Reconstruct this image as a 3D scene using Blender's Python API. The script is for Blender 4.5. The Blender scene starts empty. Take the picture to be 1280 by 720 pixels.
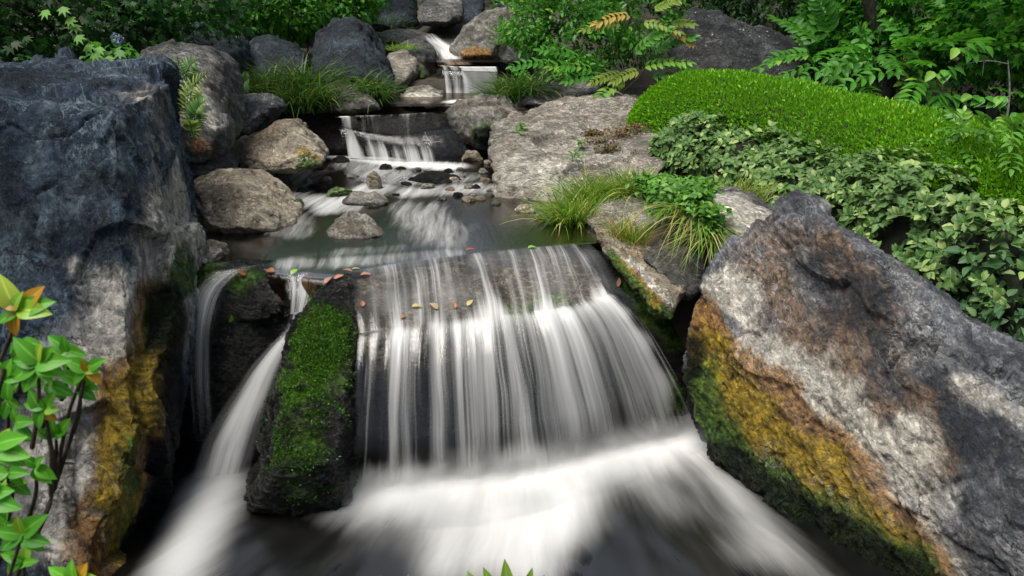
import bpy, bmesh, math, random
import numpy as np
from mathutils import Vector

# ------------------------------------------------------------------ camera, sky, sun, exposure
scene = bpy.context.scene
COL = scene.collection
R = math.radians
CAM_Z, PITCH, FOC = 3.14, R(20.0), 995.0
cam_d = bpy.data.cameras.new('camera'); cam_d.sensor_width = 36.0; cam_d.lens = 36.0*FOC/1280
cam_d.clip_start = 0.05; cam_d.clip_end = 600
cam_d.dof.use_dof = True; cam_d.dof.focus_distance = 6.5; cam_d.dof.aperture_fstop = 7.0
cam = bpy.data.objects.new('camera', cam_d); COL.objects.link(cam)
cam.location = (0, 0, CAM_Z); cam.rotation_euler = (math.pi/2-PITCH, 0, 0)
scene.camera = cam
SUN_EL, SUN_AZ = R(66), R(-125)          # azimuth clockwise from +Y (upstream) towards +X
world = bpy.data.worlds.new('World'); scene.world = world; world.use_nodes = True
wn = world.node_tree.nodes; wl = world.node_tree.links
sky = wn.new('ShaderNodeTexSky'); sky.sky_type = 'NISHITA'; sky.sun_disc = False
sky.sun_elevation = SUN_EL; sky.sun_rotation = SUN_AZ; sky.air_density = 1.0; sky.dust_density = 2.0
wn['Background'].inputs[1].default_value = 0.085
hazy = wn.new('ShaderNodeHueSaturation'); hazy.inputs['Saturation'].default_value = .45   # thin high cloud
wl.new(sky.outputs[0], hazy.inputs['Color']); wl.new(hazy.outputs[0], wn['Background'].inputs[0])
sun_d = bpy.data.lights.new('sun', 'SUN'); sun_d.energy = 3.7; sun_d.angle = R(40); sun_d.color = (1.0, 0.955, 0.88)
sun = bpy.data.objects.new('sun', sun_d); COL.objects.link(sun)
sd = Vector((math.sin(SUN_AZ)*math.cos(SUN_EL), math.cos(SUN_AZ)*math.cos(SUN_EL), math.sin(SUN_EL)))
sun.rotation_euler = sd.to_track_quat('Z', 'Y').to_euler(); sun.location = (3, 4, 12)
scene.view_settings.view_transform = 'Standard'; scene.view_settings.look = 'None'
scene.view_settings.exposure = 0.95; scene.view_settings.gamma = 1.0
scene.render.engine = 'CYCLES'
cy = scene.cycles
cy.use_denoising = True; cy.max_bounces = 8; cy.transparent_max_bounces = 24
cy.diffuse_bounces = 3; cy.glossy_bounces = 3; cy.transmission_bounces = 4; cy.volume_bounces = 1
cy.caustics_reflective = False; cy.caustics_refractive = False

# ------------------------------------------------------------------ geometry helpers
CP, SP = math.cos(PITCH), math.sin(PITCH)
def ray(u, v):
    a = (u-640)/FOC; b = (360-v)/FOC
    return np.array([a, CP+b*SP, -SP+b*CP])
def px(u, v, Y):                        # the point seen at (u, v) that lies Y metres away over the ground
    d = ray(u, v); return np.array([0, 0, CAM_Z])+d*(Y/d[1])
def pz(u, v, z):                        # the point seen at (u, v) that lies at height z
    d = ray(u, v); return np.array([0, 0, CAM_Z])+d*((z-CAM_Z)/d[2])
def proj(P):
    P = np.asarray(P); x, y, z = P[..., 0], P[..., 1], P[..., 2]-CAM_Z
    dp = y*CP-z*SP; up = y*SP+z*CP
    return 640+FOC*x/dp, 360-FOC*up/dp, dp

def _hash(ix, iy, iz, seed):
    h = (ix.astype(np.uint32)*np.uint32(374761393)+iy.astype(np.uint32)*np.uint32(668265263)
         + iz.astype(np.uint32)*np.uint32(2147483647)+np.uint32((seed*974634721) & 0xffffffff))
    h ^= h >> np.uint32(13); h *= np.uint32(1274126177); h ^= h >> np.uint32(16)
    h *= np.uint32(2246822519); h ^= h >> np.uint32(15)
    return h
def gn(P, seed=0):                      # gradient noise, about -1..1
    P = np.asarray(P, float); I = np.floor(P).astype(np.int64); F = P-I
    U = F*F*F*(F*(F*6-15)+10); out = 0
    for dx in (0, 1):
        wx = U[:, 0] if dx else 1-U[:, 0]
        for dy in (0, 1):
            wy = U[:, 1] if dy else 1-U[:, 1]
            for dz in (0, 1):
                wz = U[:, 2] if dz else 1-U[:, 2]
                h = _hash(I[:, 0]+dx, I[:, 1]+dy, I[:, 2]+dz, seed)
                g0 = (h & 1023)/511.5-1; g1 = ((h >> 10) & 1023)/511.5-1; g2 = ((h >> 20) & 1023)/511.5-1
                out = out+wx*wy*wz*(g0*(F[:, 0]-dx)+g1*(F[:, 1]-dy)+g2*(F[:, 2]-dz))
    return out*1.3
def fbm(P, seed=0, oct=4, gain=.5, lac=2.03):
    P = np.asarray(P, float); a, s = 1.0, 0
    for o in range(oct):
        s = s+a*gn(P, seed+o*17); P = P*lac+7.3; a *= gain
    return s
def sstep(a, b, x):
    t = np.clip((x-a)/(b-a), 0, 1); return t*t*(3-2*t)
def spl(pts, n):                        # Catmull-Rom through the points, n samples
    P = np.asarray(pts, float); k = len(P)
    Q = np.vstack([2*P[0]-P[1], P, 2*P[-1]-P[-2]])
    t = np.linspace(0, k-1, n); i = np.minimum(t.astype(int), k-2); f = (t-i)[:, None]
    a, b, c, d = Q[i], Q[i+1], Q[i+2], Q[i+3]
    return .5*(2*b+(c-a)*f+(2*a-5*b+4*c-d)*f*f+(3*b-a-3*c+d)*f**3)

def new_obj(name, me, mat=None, parent=None):
    o = bpy.data.objects.new(name, me); COL.objects.link(o)
    if mat: me.materials.append(mat)
    if parent: o.parent = parent
    return o
def tag(o, label=None, cat=None, group=None, kind=None):
    if label: o['label'] = label
    if cat: o['category'] = cat
    if group: o['group'] = group
    if kind: o['kind'] = kind
    return o
def empty(name, loc=(0, 0, 0)):
    o = bpy.data.objects.new(name, None); COL.objects.link(o); o.location = loc; o.empty_display_size = .1
    return o
def add_attr(me, name, val):
    a = me.attributes.new(name, 'FLOAT', 'POINT'); a.data.foreach_set('value', np.asarray(val, np.float32))
def mesh_np(name, V, loops, starts, smooth=True):
    me = bpy.data.meshes.new(name)
    me.vertices.add(len(V)); me.vertices.foreach_set('co', np.asarray(V, np.float32).ravel())
    me.loops.add(len(loops)); me.loops.foreach_set('vertex_index', np.asarray(loops, np.int32))
    me.polygons.add(len(starts)); me.polygons.foreach_set('loop_start', np.asarray(starts, np.int32))
    me.update(calc_edges=True)
    me.polygons.foreach_set('use_smooth', np.full(len(starts), smooth))
    me.validate(); return me
def get_co(me):
    V = np.empty(len(me.vertices)*3, np.float32); me.vertices.foreach_get('co', V); return V.reshape(-1, 3).astype(float)
def set_co(me, V):
    me.vertices.foreach_set('co', np.asarray(V, np.float32).ravel()); me.update()
def get_no(me):
    N = np.empty(len(me.vertices)*3, np.float32); me.vertices.foreach_get('normal', N); return N.reshape(-1, 3).astype(float)

def grid_sheet(name, G, mat, parent=None, uv=None, attrs=None):
    n, m = G.shape[:2]
    idx = np.arange(n*m).reshape(n, m)
    q = np.stack([idx[:-1, :-1], idx[1:, :-1], idx[1:, 1:], idx[:-1, 1:]], -1).reshape(-1, 4)
    me = mesh_np(name, G.reshape(-1, 3), q.ravel(), np.arange(len(q))*4)
    if uv is not None:
        l = me.uv_layers.new(name='UVMap')
        li = np.empty(len(me.loops), np.int32); me.loops.foreach_get('vertex_index', li)
        l.data.foreach_set('uv', uv.reshape(-1, 2)[li].astype(np.float32).ravel())
    for k, v in (attrs or {}).items(): add_attr(me, k, np.asarray(v).ravel())
    return new_obj(name, me, mat, parent)

class Tubes:                            # bent tapered rods collected in one mesh
    def __init__(s): s.V, s.L, s.S, s.n, s.calls = [], [], [], 0, []
    def add(s, pts, r0, r1, k=6, sub=1):
        s.calls.append((pts, r0, r1, k, sub))
        P = spl(pts, max(2, (len(pts)-1)*sub+1)); m = len(P)
        T = np.gradient(P, axis=0); T /= np.linalg.norm(T, axis=1)[:, None]+1e-9
        ref = np.array([.31, .17, .93]) if abs(T[0, 2]) < .9 else np.array([1., 0, 0])
        A = np.cross(T, ref); A /= np.linalg.norm(A, axis=1)[:, None]+1e-9; B = np.cross(T, A)
        r = np.linspace(r0, r1, m)[:, None]
        base = s.n
        for j in range(k):
            a = 2*math.pi*j/k
            s.V.append(P+r*(A*math.cos(a)+B*math.sin(a)))
        for j in range(k):
            j2 = (j+1) % k
            for i in range(m-1):
                s.S.append(len(s.L)); s.L += [base+j*m+i, base+j2*m+i, base+j2*m+i+1, base+j*m+i+1]
        s.n += m*k
    def build(s, name, mat, parent=None):
        return new_obj(name, mesh_np(name, np.vstack(s.V), s.L, s.S), mat, parent)
    def each(s, name, mat, root):       # every rod a part of its own
        for c in s.calls: T = Tubes(); T.add(*c); under(T.build(name, mat), root)

def leaf_t(w=.3, fold=.35, droop=.15, wide=.42):
    pts = [(0, 0, 0), (0, .34, 0), (0, .7, -.4*droop), (0, 1, -droop)]
    for sx in (-1, 1):
        pts += [(sx*w*.72, .16, fold*w*.6), (sx*w, wide, fold*w), (sx*w*.62, .76, fold*w*.7-.5*droop)]
    f = []
    for o, rev in ((4, False), (7, True)):
        for q in ((0, 1, o), (1, o+1, o), (1, 2, o+2, o+1), (2, 3, o+2)):
            f.append(q[::-1] if not rev else q)
    mid = [0]*4+[1]*6
    return np.array(pts, float), f, np.array(mid, float)
def diamond_t(w=.28, fold=.3):
    return np.array([(0, 0, 0), (-w, .45, fold*w), (0, 1, -.1), (w, .45, fold*w)], float), [(0, 3, 2), (0, 2, 1)], np.array([0, 1, 0, 1.])
def maple_t():
    pts = [(0, 0, 0), (0, .28, 0)]; n = 7; f = []
    ang = [-128, -86, -43, 0, 43, 86, 128]; rad = [.42, .68, .9, 1.0, .9, .68, .42]
    ring = []
    for i, (a, r) in enumerate(zip(ang, rad)):
        if i:
            am = (ang[i-1]+a)/2; ring.append((math.sin(R(am))*.3, .28+math.cos(R(am))*.3, .02))
        ring.append((math.sin(R(a))*r*.72, .28+math.cos(R(a))*r*.72, -.1*r))
    pts = [(0, .28, 0)]+ring+[(0, 0, 0)]
    k = len(ring)
    for i in range(k): f.append((0, 2+i, 1+i) if i < k-1 else (0, k+1, k))
    f.append((0, 1, k+1))
    return np.array(pts, float), f, np.array([0]+[1]*k+[0], float)
T_OVAL, T_WIDE, T_NARROW, T_DIA, T_MAPLE = leaf_t(.24), leaf_t(.33, .3, .2), leaf_t(.15, .3, .2), diamond_t(), maple_t()
T_SPRIG = diamond_t(.22, .5)

class Leaves:                           # many small leaves of one plant in one mesh
    def __init__(s): s.V, s.L, s.S, s.A, s.M, s.n, s.nl = [], [], [], [], [], 0, 0
    def add(s, t, pos, d, nrm, size, rnd):
        T, F, mid = t
        pos = np.asarray(pos, float); M = len(pos)
        if not M: return
        d = np.asarray(d, float); d = d/(np.linalg.norm(d, axis=1)[:, None]+1e-9)
        sx = np.cross(d, nrm); sx /= np.linalg.norm(sx, axis=1)[:, None]+1e-9
        nz = np.cross(sx, d)
        size = np.broadcast_to(np.asarray(size, float), (M,))
        V = pos[:, None, :]+size[:, None, None]*(T[None, :, 0, None]*sx[:, None, :]+T[None, :, 1, None]*d[:, None, :]+T[None, :, 2, None]*nz[:, None, :])
        k = len(T)
        s.V.append(V.reshape(-1, 3)); s.A.append(np.repeat(np.broadcast_to(rnd, (M,)), k)); s.M.append(np.tile(mid, M))
        off = s.n+np.arange(M)*k
        lens = np.array([len(f) for f in F]); flat = np.concatenate([np.array(f) for f in F])
        s.L.append((off[:, None]+flat[None, :]).ravel())
        st = np.concatenate([[0], np.cumsum(lens)[:-1]])
        s.S.append((s.nl+np.arange(M)[:, None]*lens.sum()+st[None, :]).ravel())
        s.n += M*k; s.nl += M*lens.sum()
    def blades(s, base, d0, length, width, bend, rnd, seg=5, twist=None):
        base = np.asarray(base, float); M = len(base); d0 = d0/(np.linalg.norm(d0, axis=1)[:, None])
        side = np.cross(d0, np.array([0, 0, 1.])+np.random.RandomState(M).normal(0, .25, (M, 3))); side /= np.linalg.norm(side, axis=1)[:, None]+1e-9
        t = np.linspace(0, 1, seg+1)
        h = d0*np.array([1, 1, 0]); h /= np.linalg.norm(h, axis=1)[:, None]+1e-6
        P = base[:, None, :]+length[:, None, None]*(d0[:, None, :]*t[None, :, None]+h[:, None, :]*(bend*.55)[:, None, None]*(t**2)[None, :, None]
            - np.array([0, 0, 1.])*(bend*.75)[:, None, None]*(t**2.4)[None, :, None])
        w = width[:, None]*np.array([.75, 1, .95, .8, .5, .06][:seg+1])[None, :]
        Lf = P-side[:, None, :]*w[:, :, None]*.5; Rt = P+side[:, None, :]*w[:, :, None]*.5
        V = np.stack([Lf, Rt], 2).reshape(M, -1, 3); k = V.shape[1]
        s.V.append(V.reshape(-1, 3)); s.A.append(np.repeat(rnd, k)); s.M.append(np.tile(np.repeat(1-t, 2), M))
        q = np.array([[2*i, 2*i+1, 2*i+3, 2*i+2] for i in range(seg)]).ravel()
        s.L.append((s.n+np.arange(M)[:, None]*k+q[None, :]).ravel())
        s.S.append((s.nl+np.arange(M*seg)*4).ravel()); s.n += M*k; s.nl += M*seg*4
    def build(s, name, mat, parent=None):
        me = mesh_np(name, np.vstack(s.V), np.concatenate(s.L), np.concatenate(s.S))
        V = len(me.vertices)
        add_attr(me, 'rnd', np.concatenate(s.A)[:V]); add_attr(me, 'mid', np.concatenate(s.M)[:V])
        return new_obj(name, me, mat, parent)

def rdir(rs, n):
    v = rs.normal(size=(n, 3)); return v/np.linalg.norm(v, axis=1)[:, None]

# ------------------------------------------------------------------ material helpers
class NT:
    def __init__(s, name):
        s.m = bpy.data.materials.new(name); s.m.use_nodes = True; s.t = s.m.node_tree
        s.t.nodes.clear(); s.out = s.t.nodes.new('ShaderNodeOutputMaterial')
    def put(s, sock, v):
        if hasattr(v, 'is_output'): s.t.links.new(v, sock)
        elif v is not None:
            if isinstance(v, (tuple, list)) and len(v) == 3 and sock.type == 'RGBA': v = (*v, 1)
            sock.default_value = v
    def n(s, typ, ins=None, out=0, **props):
        nd = s.t.nodes.new(typ)
        for k, v in props.items(): setattr(nd, k, v)
        for k, v in (ins or {}).items(): s.put(nd.inputs[k], v)
        return nd.outputs[out]
    def m_(s, op, a, b=None, c=None, clamp=False):
        nd = s.t.nodes.new('ShaderNodeMath'); nd.operation = op; nd.use_clamp = clamp
        for i, v in enumerate((a, b, c)):
            if v is not None: s.put(nd.inputs[i], v)
        return nd.outputs[0]
    def mix(s, f, a, b, mode='MIX'):
        nd = s.t.nodes.new('ShaderNodeMix'); nd.data_type = 'RGBA'; nd.blend_type = mode
        s.put(nd.inputs[0], f); s.put(nd.inputs[6], a); s.put(nd.inputs[7], b); return nd.outputs[2]
    def rmp(s, v, a, b, lo=0., hi=1., smooth=True):
        nd = s.t.nodes.new('ShaderNodeMapRange'); nd.interpolation_type = 'SMOOTHSTEP' if smooth else 'LINEAR'
        for i, x in enumerate((v, a, b, lo, hi)): s.put(nd.inputs[i], x)
        return nd.outputs[0]
    def noise(s, vec, scale, detail=4, rough=.55, dist=0., col=False):
        return s.n('ShaderNodeTexNoise', {'Vector': vec, 'Scale': scale, 'Detail': detail, 'Roughness': rough, 'Distortion': dist}, 1 if col else 0)
    def vor(s, vec, scale, feature='F1', rand=1.):
        return s.n('ShaderNodeTexVoronoi', {'Vector': vec, 'Scale': scale, 'Randomness': rand}, 0, feature=feature)
    def attr(s, name): return s.n('ShaderNodeAttribute', None, 2, attribute_name=name)
    def pos(s): return s.n('ShaderNodeNewGeometry')
    def map(s, vec, loc=(0, 0, 0), rot=(0, 0, 0), sc=(1, 1, 1)):
        return s.n('ShaderNodeMapping', {'Vector': vec, 'Location': loc, 'Rotation': rot, 'Scale': sc})
    def vadd(s, a, b): return s.n('ShaderNodeVectorMath', {0: a, 1: b}, 0, operation='ADD')
    def squash(s, p, axis, f):          # squeeze the pattern along one direction: bedding
        d = s.n('ShaderNodeVectorMath', {0: p, 1: axis}, 1, operation='DOT_PRODUCT')
        return s.vadd(p, s.vscale(axis, s.m_('MULTIPLY', d, f-1)))
    def vscale(s, a, f):
        nd = s.t.nodes.new('ShaderNodeVectorMath'); nd.operation = 'SCALE'; s.put(nd.inputs[0], a); s.put(nd.inputs['Scale'], f); return nd.outputs[0]
    def bump(s, h, strength=.5, dist=.02, nrm=None):
        return s.n('ShaderNodeBump', {'Height': h, 'Strength': strength, 'Distance': dist, 'Normal': nrm})
    def bsdf(s, color, rough=.8, spec=.4, nrm=None, **kw):
        return s.n('ShaderNodeBsdfPrincipled', {'Base Color': color, 'Roughness': rough, 'Specular IOR Level': spec, 'Normal': nrm, **kw})
    def mixs(s, f, a, b): return s.n('ShaderNodeMixShader', {0: f, 1: a, 2: b})
    def done(s, surf=None, vol=None):
        if surf is not None: s.t.links.new(surf, s.out.inputs[0])
        if vol is not None: s.t.links.new(vol, s.out.inputs[1])
        return s.m

def rock_mat(name, dark, mid, light, strat=(.1, .2, .97), sc=1.0, stretch=3.0, contrast=1.0, rough=.85, crack=.6, speck=.25,
             light_amt=.5, spec=.35, warm=(.30, .20, .12), warm_amt=.25, lichen=.0, vein=.55):
    k = NT(name)
    p0 = k.pos()
    warp = k.vscale(k.vadd(k.noise(p0, 1.1*sc, 3, col=True), (-.5, -.5, -.5)), .22/sc)
    p = k.vadd(p0, warp)
    q = np.array(strat, float); q /= np.linalg.norm(q); ps = k.squash(p, tuple(q), stretch)
    n1 = k.noise(p, 1.7*sc, 9, .68)
    n2 = k.noise(ps, 3.2*sc, 10, .72, .15)
    n3 = k.noise(ps, 15*sc, 8, .75, .1)
    n4 = k.noise(p0, 55*sc, 8, .82)
    c = k.mix(k.rmp(n1, .5-.17/contrast, .5+.17/contrast), dark, mid)
    c = k.mix(k.m_('MULTIPLY', k.rmp(k.noise(p, 1.3*sc, 7, .68, .5), .5, .68), warm_amt), c, warm)
    lf = k.m_('MULTIPLY', k.rmp(k.m_('ADD', k.m_('MULTIPLY', n2, .7), k.m_('MULTIPLY', n1, .35)), .5, .68), light_amt)
    c = k.mix(lf, c, light)
    c = k.mix(k.rmp(n3, .36, .52, .6, 0.), c, tuple(x*.3 for x in dark))
    c = k.mix(k.m_('MULTIPLY', k.rmp(n4, .54, .66), speck), c, light)
    c = k.mix(k.m_('MULTIPLY', k.rmp(n4, .46, .36), speck), c, tuple(x*.3 for x in dark))
    # stained zones stored on the mesh: pale, rust, yellow algae, moss, wet
    brk = k.m_('MULTIPLY', k.m_('SUBTRACT', k.noise(ps, 2.6*sc, 8, .7), .5), 1.9)
    brk2 = k.m_('MULTIPLY', k.m_('SUBTRACT', k.noise(p, 6*sc, 7, .7), .5), 1.8)
    def zone(nm, w=.18, b=brk):
        a = k.attr(nm); x = k.m_('ADD', a, k.m_('MULTIPLY', b, k.rmp(a, 0, .3)))
        return k.rmp(x, .5-w, .5+w)
    pale = zone('pale', .3); rust = zone('rust', .25); yel = zone('yellow', .22, brk2); moss = zone('moss', .34, brk2); wet = k.rmp(k.attr('wet'), .2, .8)
    dk = zone('darkz', .45); brown = zone('brown', .3)
    c = k.mix(k.m_('MULTIPLY', brown, k.rmp(n2, .36, .56, .2, .9)), c, k.mix(k.rmp(n3, .35, .62), (.05, .032, .022), (.30, .20, .12)))
    c = k.mix(k.m_('MULTIPLY', k.m_('MULTIPLY', dk, k.rmp(n2, .38, .6, 1., .15)), .85), c, k.mix(n3, tuple(x*.25 for x in dark), tuple(x*.9 for x in dark)))
    c = k.mix(k.m_('MULTIPLY', k.m_('MULTIPLY', pale, k.rmp(n2, .34, .48, .45, 1.)), .95), c, k.mix(k.rmp(n3, .35, .65), (.34, .32, .28), (.74, .70, .61)))
    c = k.mix(k.m_('MULTIPLY', rust, .85), c, k.mix(k.rmp(n3, .34, .64), (.05, .026, .008), (.42, .20, .03)))
    c = k.mix(k.m_('MULTIPLY', yel, .92), c, k.mix(k.rmp(n3, .3, .68), (.06, .045, .004), (.47, .32, .015)))
    c = k.mix(k.m_('MULTIPLY', moss, .95), c, k.mix(k.rmp(k.noise(p0, 25, 5, .7), .32, .68), (.006, .016, .003), (.085, .19, .012)))
    vn = k.noise(ps, 4.5*sc, 8, .66, .3); vd = k.m_('ABSOLUTE', k.m_('SUBTRACT', vn, .5))
    c = k.mix(k.m_('MULTIPLY', k.m_('MULTIPLY', k.rmp(vd, .0, .022, 1., 0.), k.rmp(n1, .45, .6)), vein), c, tuple(min(.7, x*1.25) for x in light))
    vn2 = k.noise(ps, 7*sc, 9, .7, .2); vd2 = k.m_('ABSOLUTE', k.m_('SUBTRACT', vn2, .52))
    vk = k.m_('MULTIPLY', k.m_('MULTIPLY', k.rmp(vd2, .0, .02, 1., 0.), k.rmp(k.noise(p0, 1.9*sc, 3), .45, .58)), vein)
    c = k.mix(vk, c, tuple(x*.2 for x in dark))
    if crack:
        v = k.vor(k.vadd(k.map(p, sc=(1, 1, 1.8)), k.vscale(k.noise(p0, 4*sc, 7, .65, col=True), .5)), 2.1*sc, 'DISTANCE_TO_EDGE')
        ck = k.m_('MULTIPLY', k.rmp(v, 0., .022, 1., 0.), k.m_('MULTIPLY', k.rmp(k.noise(p0, 3.3*sc, 4), .52, .62), crack*.75))
        c = k.mix(ck, c, tuple(x*.12 for x in dark))
    else: ck = 0.0
    if lichen:
        lv = k.vor(k.vadd(p0, k.vscale(k.noise(p0, 20, 3, col=True), .05)), 13, 'F1')
        c = k.mix(k.m_('MULTIPLY', k.m_('MULTIPLY', k.rmp(lv, .12, .2, 1., 0.), k.rmp(k.noise(p0, 3, 2), .5, .6)), lichen), c, (.42, .42, .36))
    c = k.mix(k.m_('MULTIPLY', wet, .9), c, (.002, .0025, .0025))
    h = k.m_('ADD', k.m_('MULTIPLY', n2, .7), k.m_('ADD', k.m_('MULTIPLY', n3, .45), k.m_('MULTIPLY', n4, .28)))
    h = k.m_('SUBTRACT', h, k.m_('ADD', k.m_('MULTIPLY', vk, .35), k.m_('MULTIPLY', k.rmp(vd, 0., .09, 1., 0.), .45)))
    h = k.m_('SUBTRACT', h, k.m_('MULTIPLY', k.rmp(vd2, 0., .06, 1., 0.), .22))
    if crack: h = k.m_('SUBTRACT', h, k.m_('MULTIPLY', ck, .5))
    bm = k.bump(h, 1.0, .05/sc)
    return k.done(k.bsdf(c, k.rmp(wet, 0, 1, rough, .4), k.rmp(wet, 0, 1, spec, .22), bm))

def leaf_mat(name, a, b, c=None, cthr=.9, trans=.35, rough=.45, vein=.25, spec=.28, var=.35):
    k = NT(name)
    r = k.attr('rnd'); col = k.mix(r, a, b)
    if c: col = k.mix(k.rmp(r, cthr, min(1, cthr+.04)), col, c)
    n = k.noise(k.pos(), 1.6, 3)
    col = k.mix(k.m_('MULTIPLY', k.rmp(n, .35, .65), var), col, tuple(x*.45 for x in a))
    if vein: col = k.mix(k.m_('MULTIPLY', k.rmp(k.attr('mid'), 0, .16, 1, 0), vein), col, tuple(min(1, x*2.2+.03) for x in b))
    p = k.bsdf(col, rough, spec)
    t = k.n('ShaderNodeBsdfTranslucent', {'Color': k.mix(.35, col, (min(1, b[0]*1.6), min(1, b[1]*1.6), b[2]*.7))})
    return k.done(k.mixs(trans, p, t))
def plain_mat(name, a, b, scale=6, rough=.85, bump=.4, spec=.3, stretch=(1, 1, 1)):
    k = NT(name); p = k.map(k.pos(), sc=stretch)
    n = k.noise(p, scale, 6, .65); n2 = k.noise(p, scale*6, 4, .7)
    c = k.mix(k.rmp(n, .35, .65), a, b); c = k.mix(k.rmp(n2, .3, .6, .5, 0.), c, tuple(x*.4 for x in a))
    return k.done(k.bsdf(c, rough, spec, k.bump(k.m_('ADD', n, k.m_('MULTIPLY', n2, .5)), bump, .03)))

# ------------------------------------------------------------------ rock builder
def hull_mesh(hulls, name):
    bm = bmesh.new()
    for pts in hulls:
        b2 = bmesh.new()
        vs = [b2.verts.new(tuple(map(float, p))) for p in pts]
        r = bmesh.ops.convex_hull(b2, input=vs)
        junk = [g for g in r['geom_interior']+r['geom_unused'] if isinstance(g, bmesh.types.BMVert)]
        if junk: bmesh.ops.delete(b2, geom=list(set(junk)), context='VERTS')
        me = bpy.data.meshes.new('t'); b2.to_mesh(me); b2.free(); bm.from_mesh(me); bpy.data.meshes.remove(me)
    me = bpy.data.meshes.new(name); bm.to_mesh(me); bm.free(); return me
def remesh(me, vox):
    o = bpy.data.objects.new('t', me); COL.objects.link(o)
    md = o.modifiers.new('r', 'REMESH'); md.mode = 'VOXEL'; md.voxel_size = vox
    dg = bpy.context.evaluated_depsgraph_get(); dg.update()
    m2 = bpy.data.meshes.new_from_object(o.evaluated_get(dg))
    bpy.data.objects.remove(o); bpy.data.meshes.remove(me); return m2
def relax(me, V, it, lam=.5):
    E = np.empty(len(me.edges)*2, np.int32); me.edges.foreach_get('vertices', E); E = E.reshape(-1, 2)
    n = len(V); deg = np.bincount(E.ravel(), minlength=n).astype(float)[:, None]
    for _ in range(it):
        S = np.empty_like(V)
        for a in range(3):
            S[:, a] = np.bincount(E[:, 0], V[E[:, 1], a], n)+np.bincount(E[:, 1], V[E[:, 0], a], n)
        V = V+lam*(S/np.maximum(deg, 1)-V)
    return V
def hit(V, u, v, tol=9):
    U, W, D = proj(V)
    d = np.hypot(U-u, W-v); m = d < tol
    if not m.any(): i = np.argmin(d); return V[i]
    k = np.where(m)[0]; return V[k[np.argmin(D[k]+d[k]*.004)]]
def facet(P, seed):                     # broken faces: every cell of the stone gets a plane of its own
    I = np.floor(P).astype(np.int64); best = np.full(len(P), 9e9); out = np.zeros(len(P))
    for dx in (-1, 0, 1):
        for dy in (-1, 0, 1):
            for dz in (-1, 0, 1):
                J = I+np.array([dx, dy, dz]); h = _hash(J[:, 0], J[:, 1], J[:, 2], seed); h2 = _hash(J[:, 0], J[:, 1], J[:, 2], seed+91)
                F = np.stack([(h & 1023), (h >> 10) & 1023, (h >> 20) & 1023], 1)/1023.
                D = P-(J+F); d = (D*D).sum(1); m = d < best
                g = np.stack([(h2 & 1023), (h2 >> 10) & 1023, (h2 >> 20) & 1023], 1)/511.5-1
                best = np.where(m, d, best); out = np.where(m, (D*g).sum(1)*.9+((h >> 5) & 255)/510.-.25, out)
    return out
def seg_dist(V, A, B):
    ab = B-A; t = np.clip(((V-A)@ab)/(ab@ab+1e-9), 0, 1)
    return np.linalg.norm(V-(A+t[:, None]*ab), axis=1)
def rock(name, label, cat, hulls, mat, vox=.03, seed=1, amp=.05, soft=6, strat=(.2, .3, .93), terr=(.02, .16), chips=5,
         fine=.006, stains=None, group=None, parent=None, kind=None, crev=.02, fac=.017):
    rs = np.random.RandomState(seed)
    me = remesh(hull_mesh(hulls, name), vox); V = get_co(me)
    c = V.mean(0); L = np.linalg.norm(V.max(0)-V.min(0))
    for _ in range(chips):
        n = rs.normal(size=3); n /= np.linalg.norm(n)
        s = (V-c)@n; cut = s.max()*rs.uniform(.80, .95); V = V-n[None, :]*(np.maximum(0, s-cut)*.8)[:, None]
    V = relax(me, V, soft); set_co(me, V); N = get_no(me)
    sn = np.array(strat, float); sn /= np.linalg.norm(sn); off = rs.uniform(-50, 50, 3)
    Q = V+off
    w = fbm(Q*(2.2/L), seed, 3)
    hs = V@sn/terr[1]+1.3*fbm(Q*(3./L), seed+3, 3)
    f = hs-np.floor(hs)
    led = sstep(0, .85, f)-sstep(.86, 1., f)
    patch = sstep(-.15, .35, fbm(Q*(4./L), seed+9, 2))
    d = amp*L*.5*w+terr[0]*(led-.4)*patch
    d += amp*L*.16*fbm(Q*(7./L), seed+5, 3)
    G = np.abs(fbm((Q+.12*fbm(Q*3, seed+8, 2)[:, None])*1.7*min(3., 1.2/L+.6), seed+6, 3))
    Wp = Q+.10*L/3*np.stack([fbm(Q*(5/L), seed+21, 3), fbm(Q*(5/L), seed+22, 3), fbm(Q*(5/L), seed+23, 3)], 1)
    Wp = Wp+sn[None]*(Wp@sn)[:, None]*.8
    d += fac*L*facet(Wp*(4.5/L), seed+30)+fac*L*.42*facet(Wp*(13/L), seed+31)
    d -= crev*np.exp(-(G/.035)**2)*sstep(-.2, .3, gn(Q*1.3, seed+7))
    S = Q-(Q@sn)[:, None]*sn[None, :]*-1.6             # squeezed along the bedding: streaky relief
    d += fine*1.6*fbm(S*9, seed+11, 4, .6)+fine*fbm(Q*34, seed+12, 3)
    V2 = V+N*d[:, None]; set_co(me, V2)
    me.polygons.foreach_set('use_smooth', np.ones(len(me.polygons), bool))
    for ch, items in (stains or {}).items():
        a = np.zeros(len(V2))
        for it in items:
            pts, r = it[:2]; wt = it[2] if len(it) > 2 else 1.
            P = [hit(V2, *p) if len(p) == 2 else np.array(p) for p in pts]
            dd = np.min([seg_dist(V2, P[i], P[i+1]) for i in range(len(P)-1)], 0) if len(P) > 1 else np.linalg.norm(V2-P[0], axis=1)
            a = np.maximum(a, wt-wt*sstep(.15*r, 1.35*r, dd*(1+.35*fbm(V2*3.2, seed+40, 3))))
        add_attr(me, ch, a)
    base = np.array([c[0], c[1], V2[:, 2].min()])
    me.materials.clear()
    o = new_obj(name, me, mat, parent)
    if label: tag(o, label, cat, group, kind)
    o['_v'] = 0; del o['_v']
    return o
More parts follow.
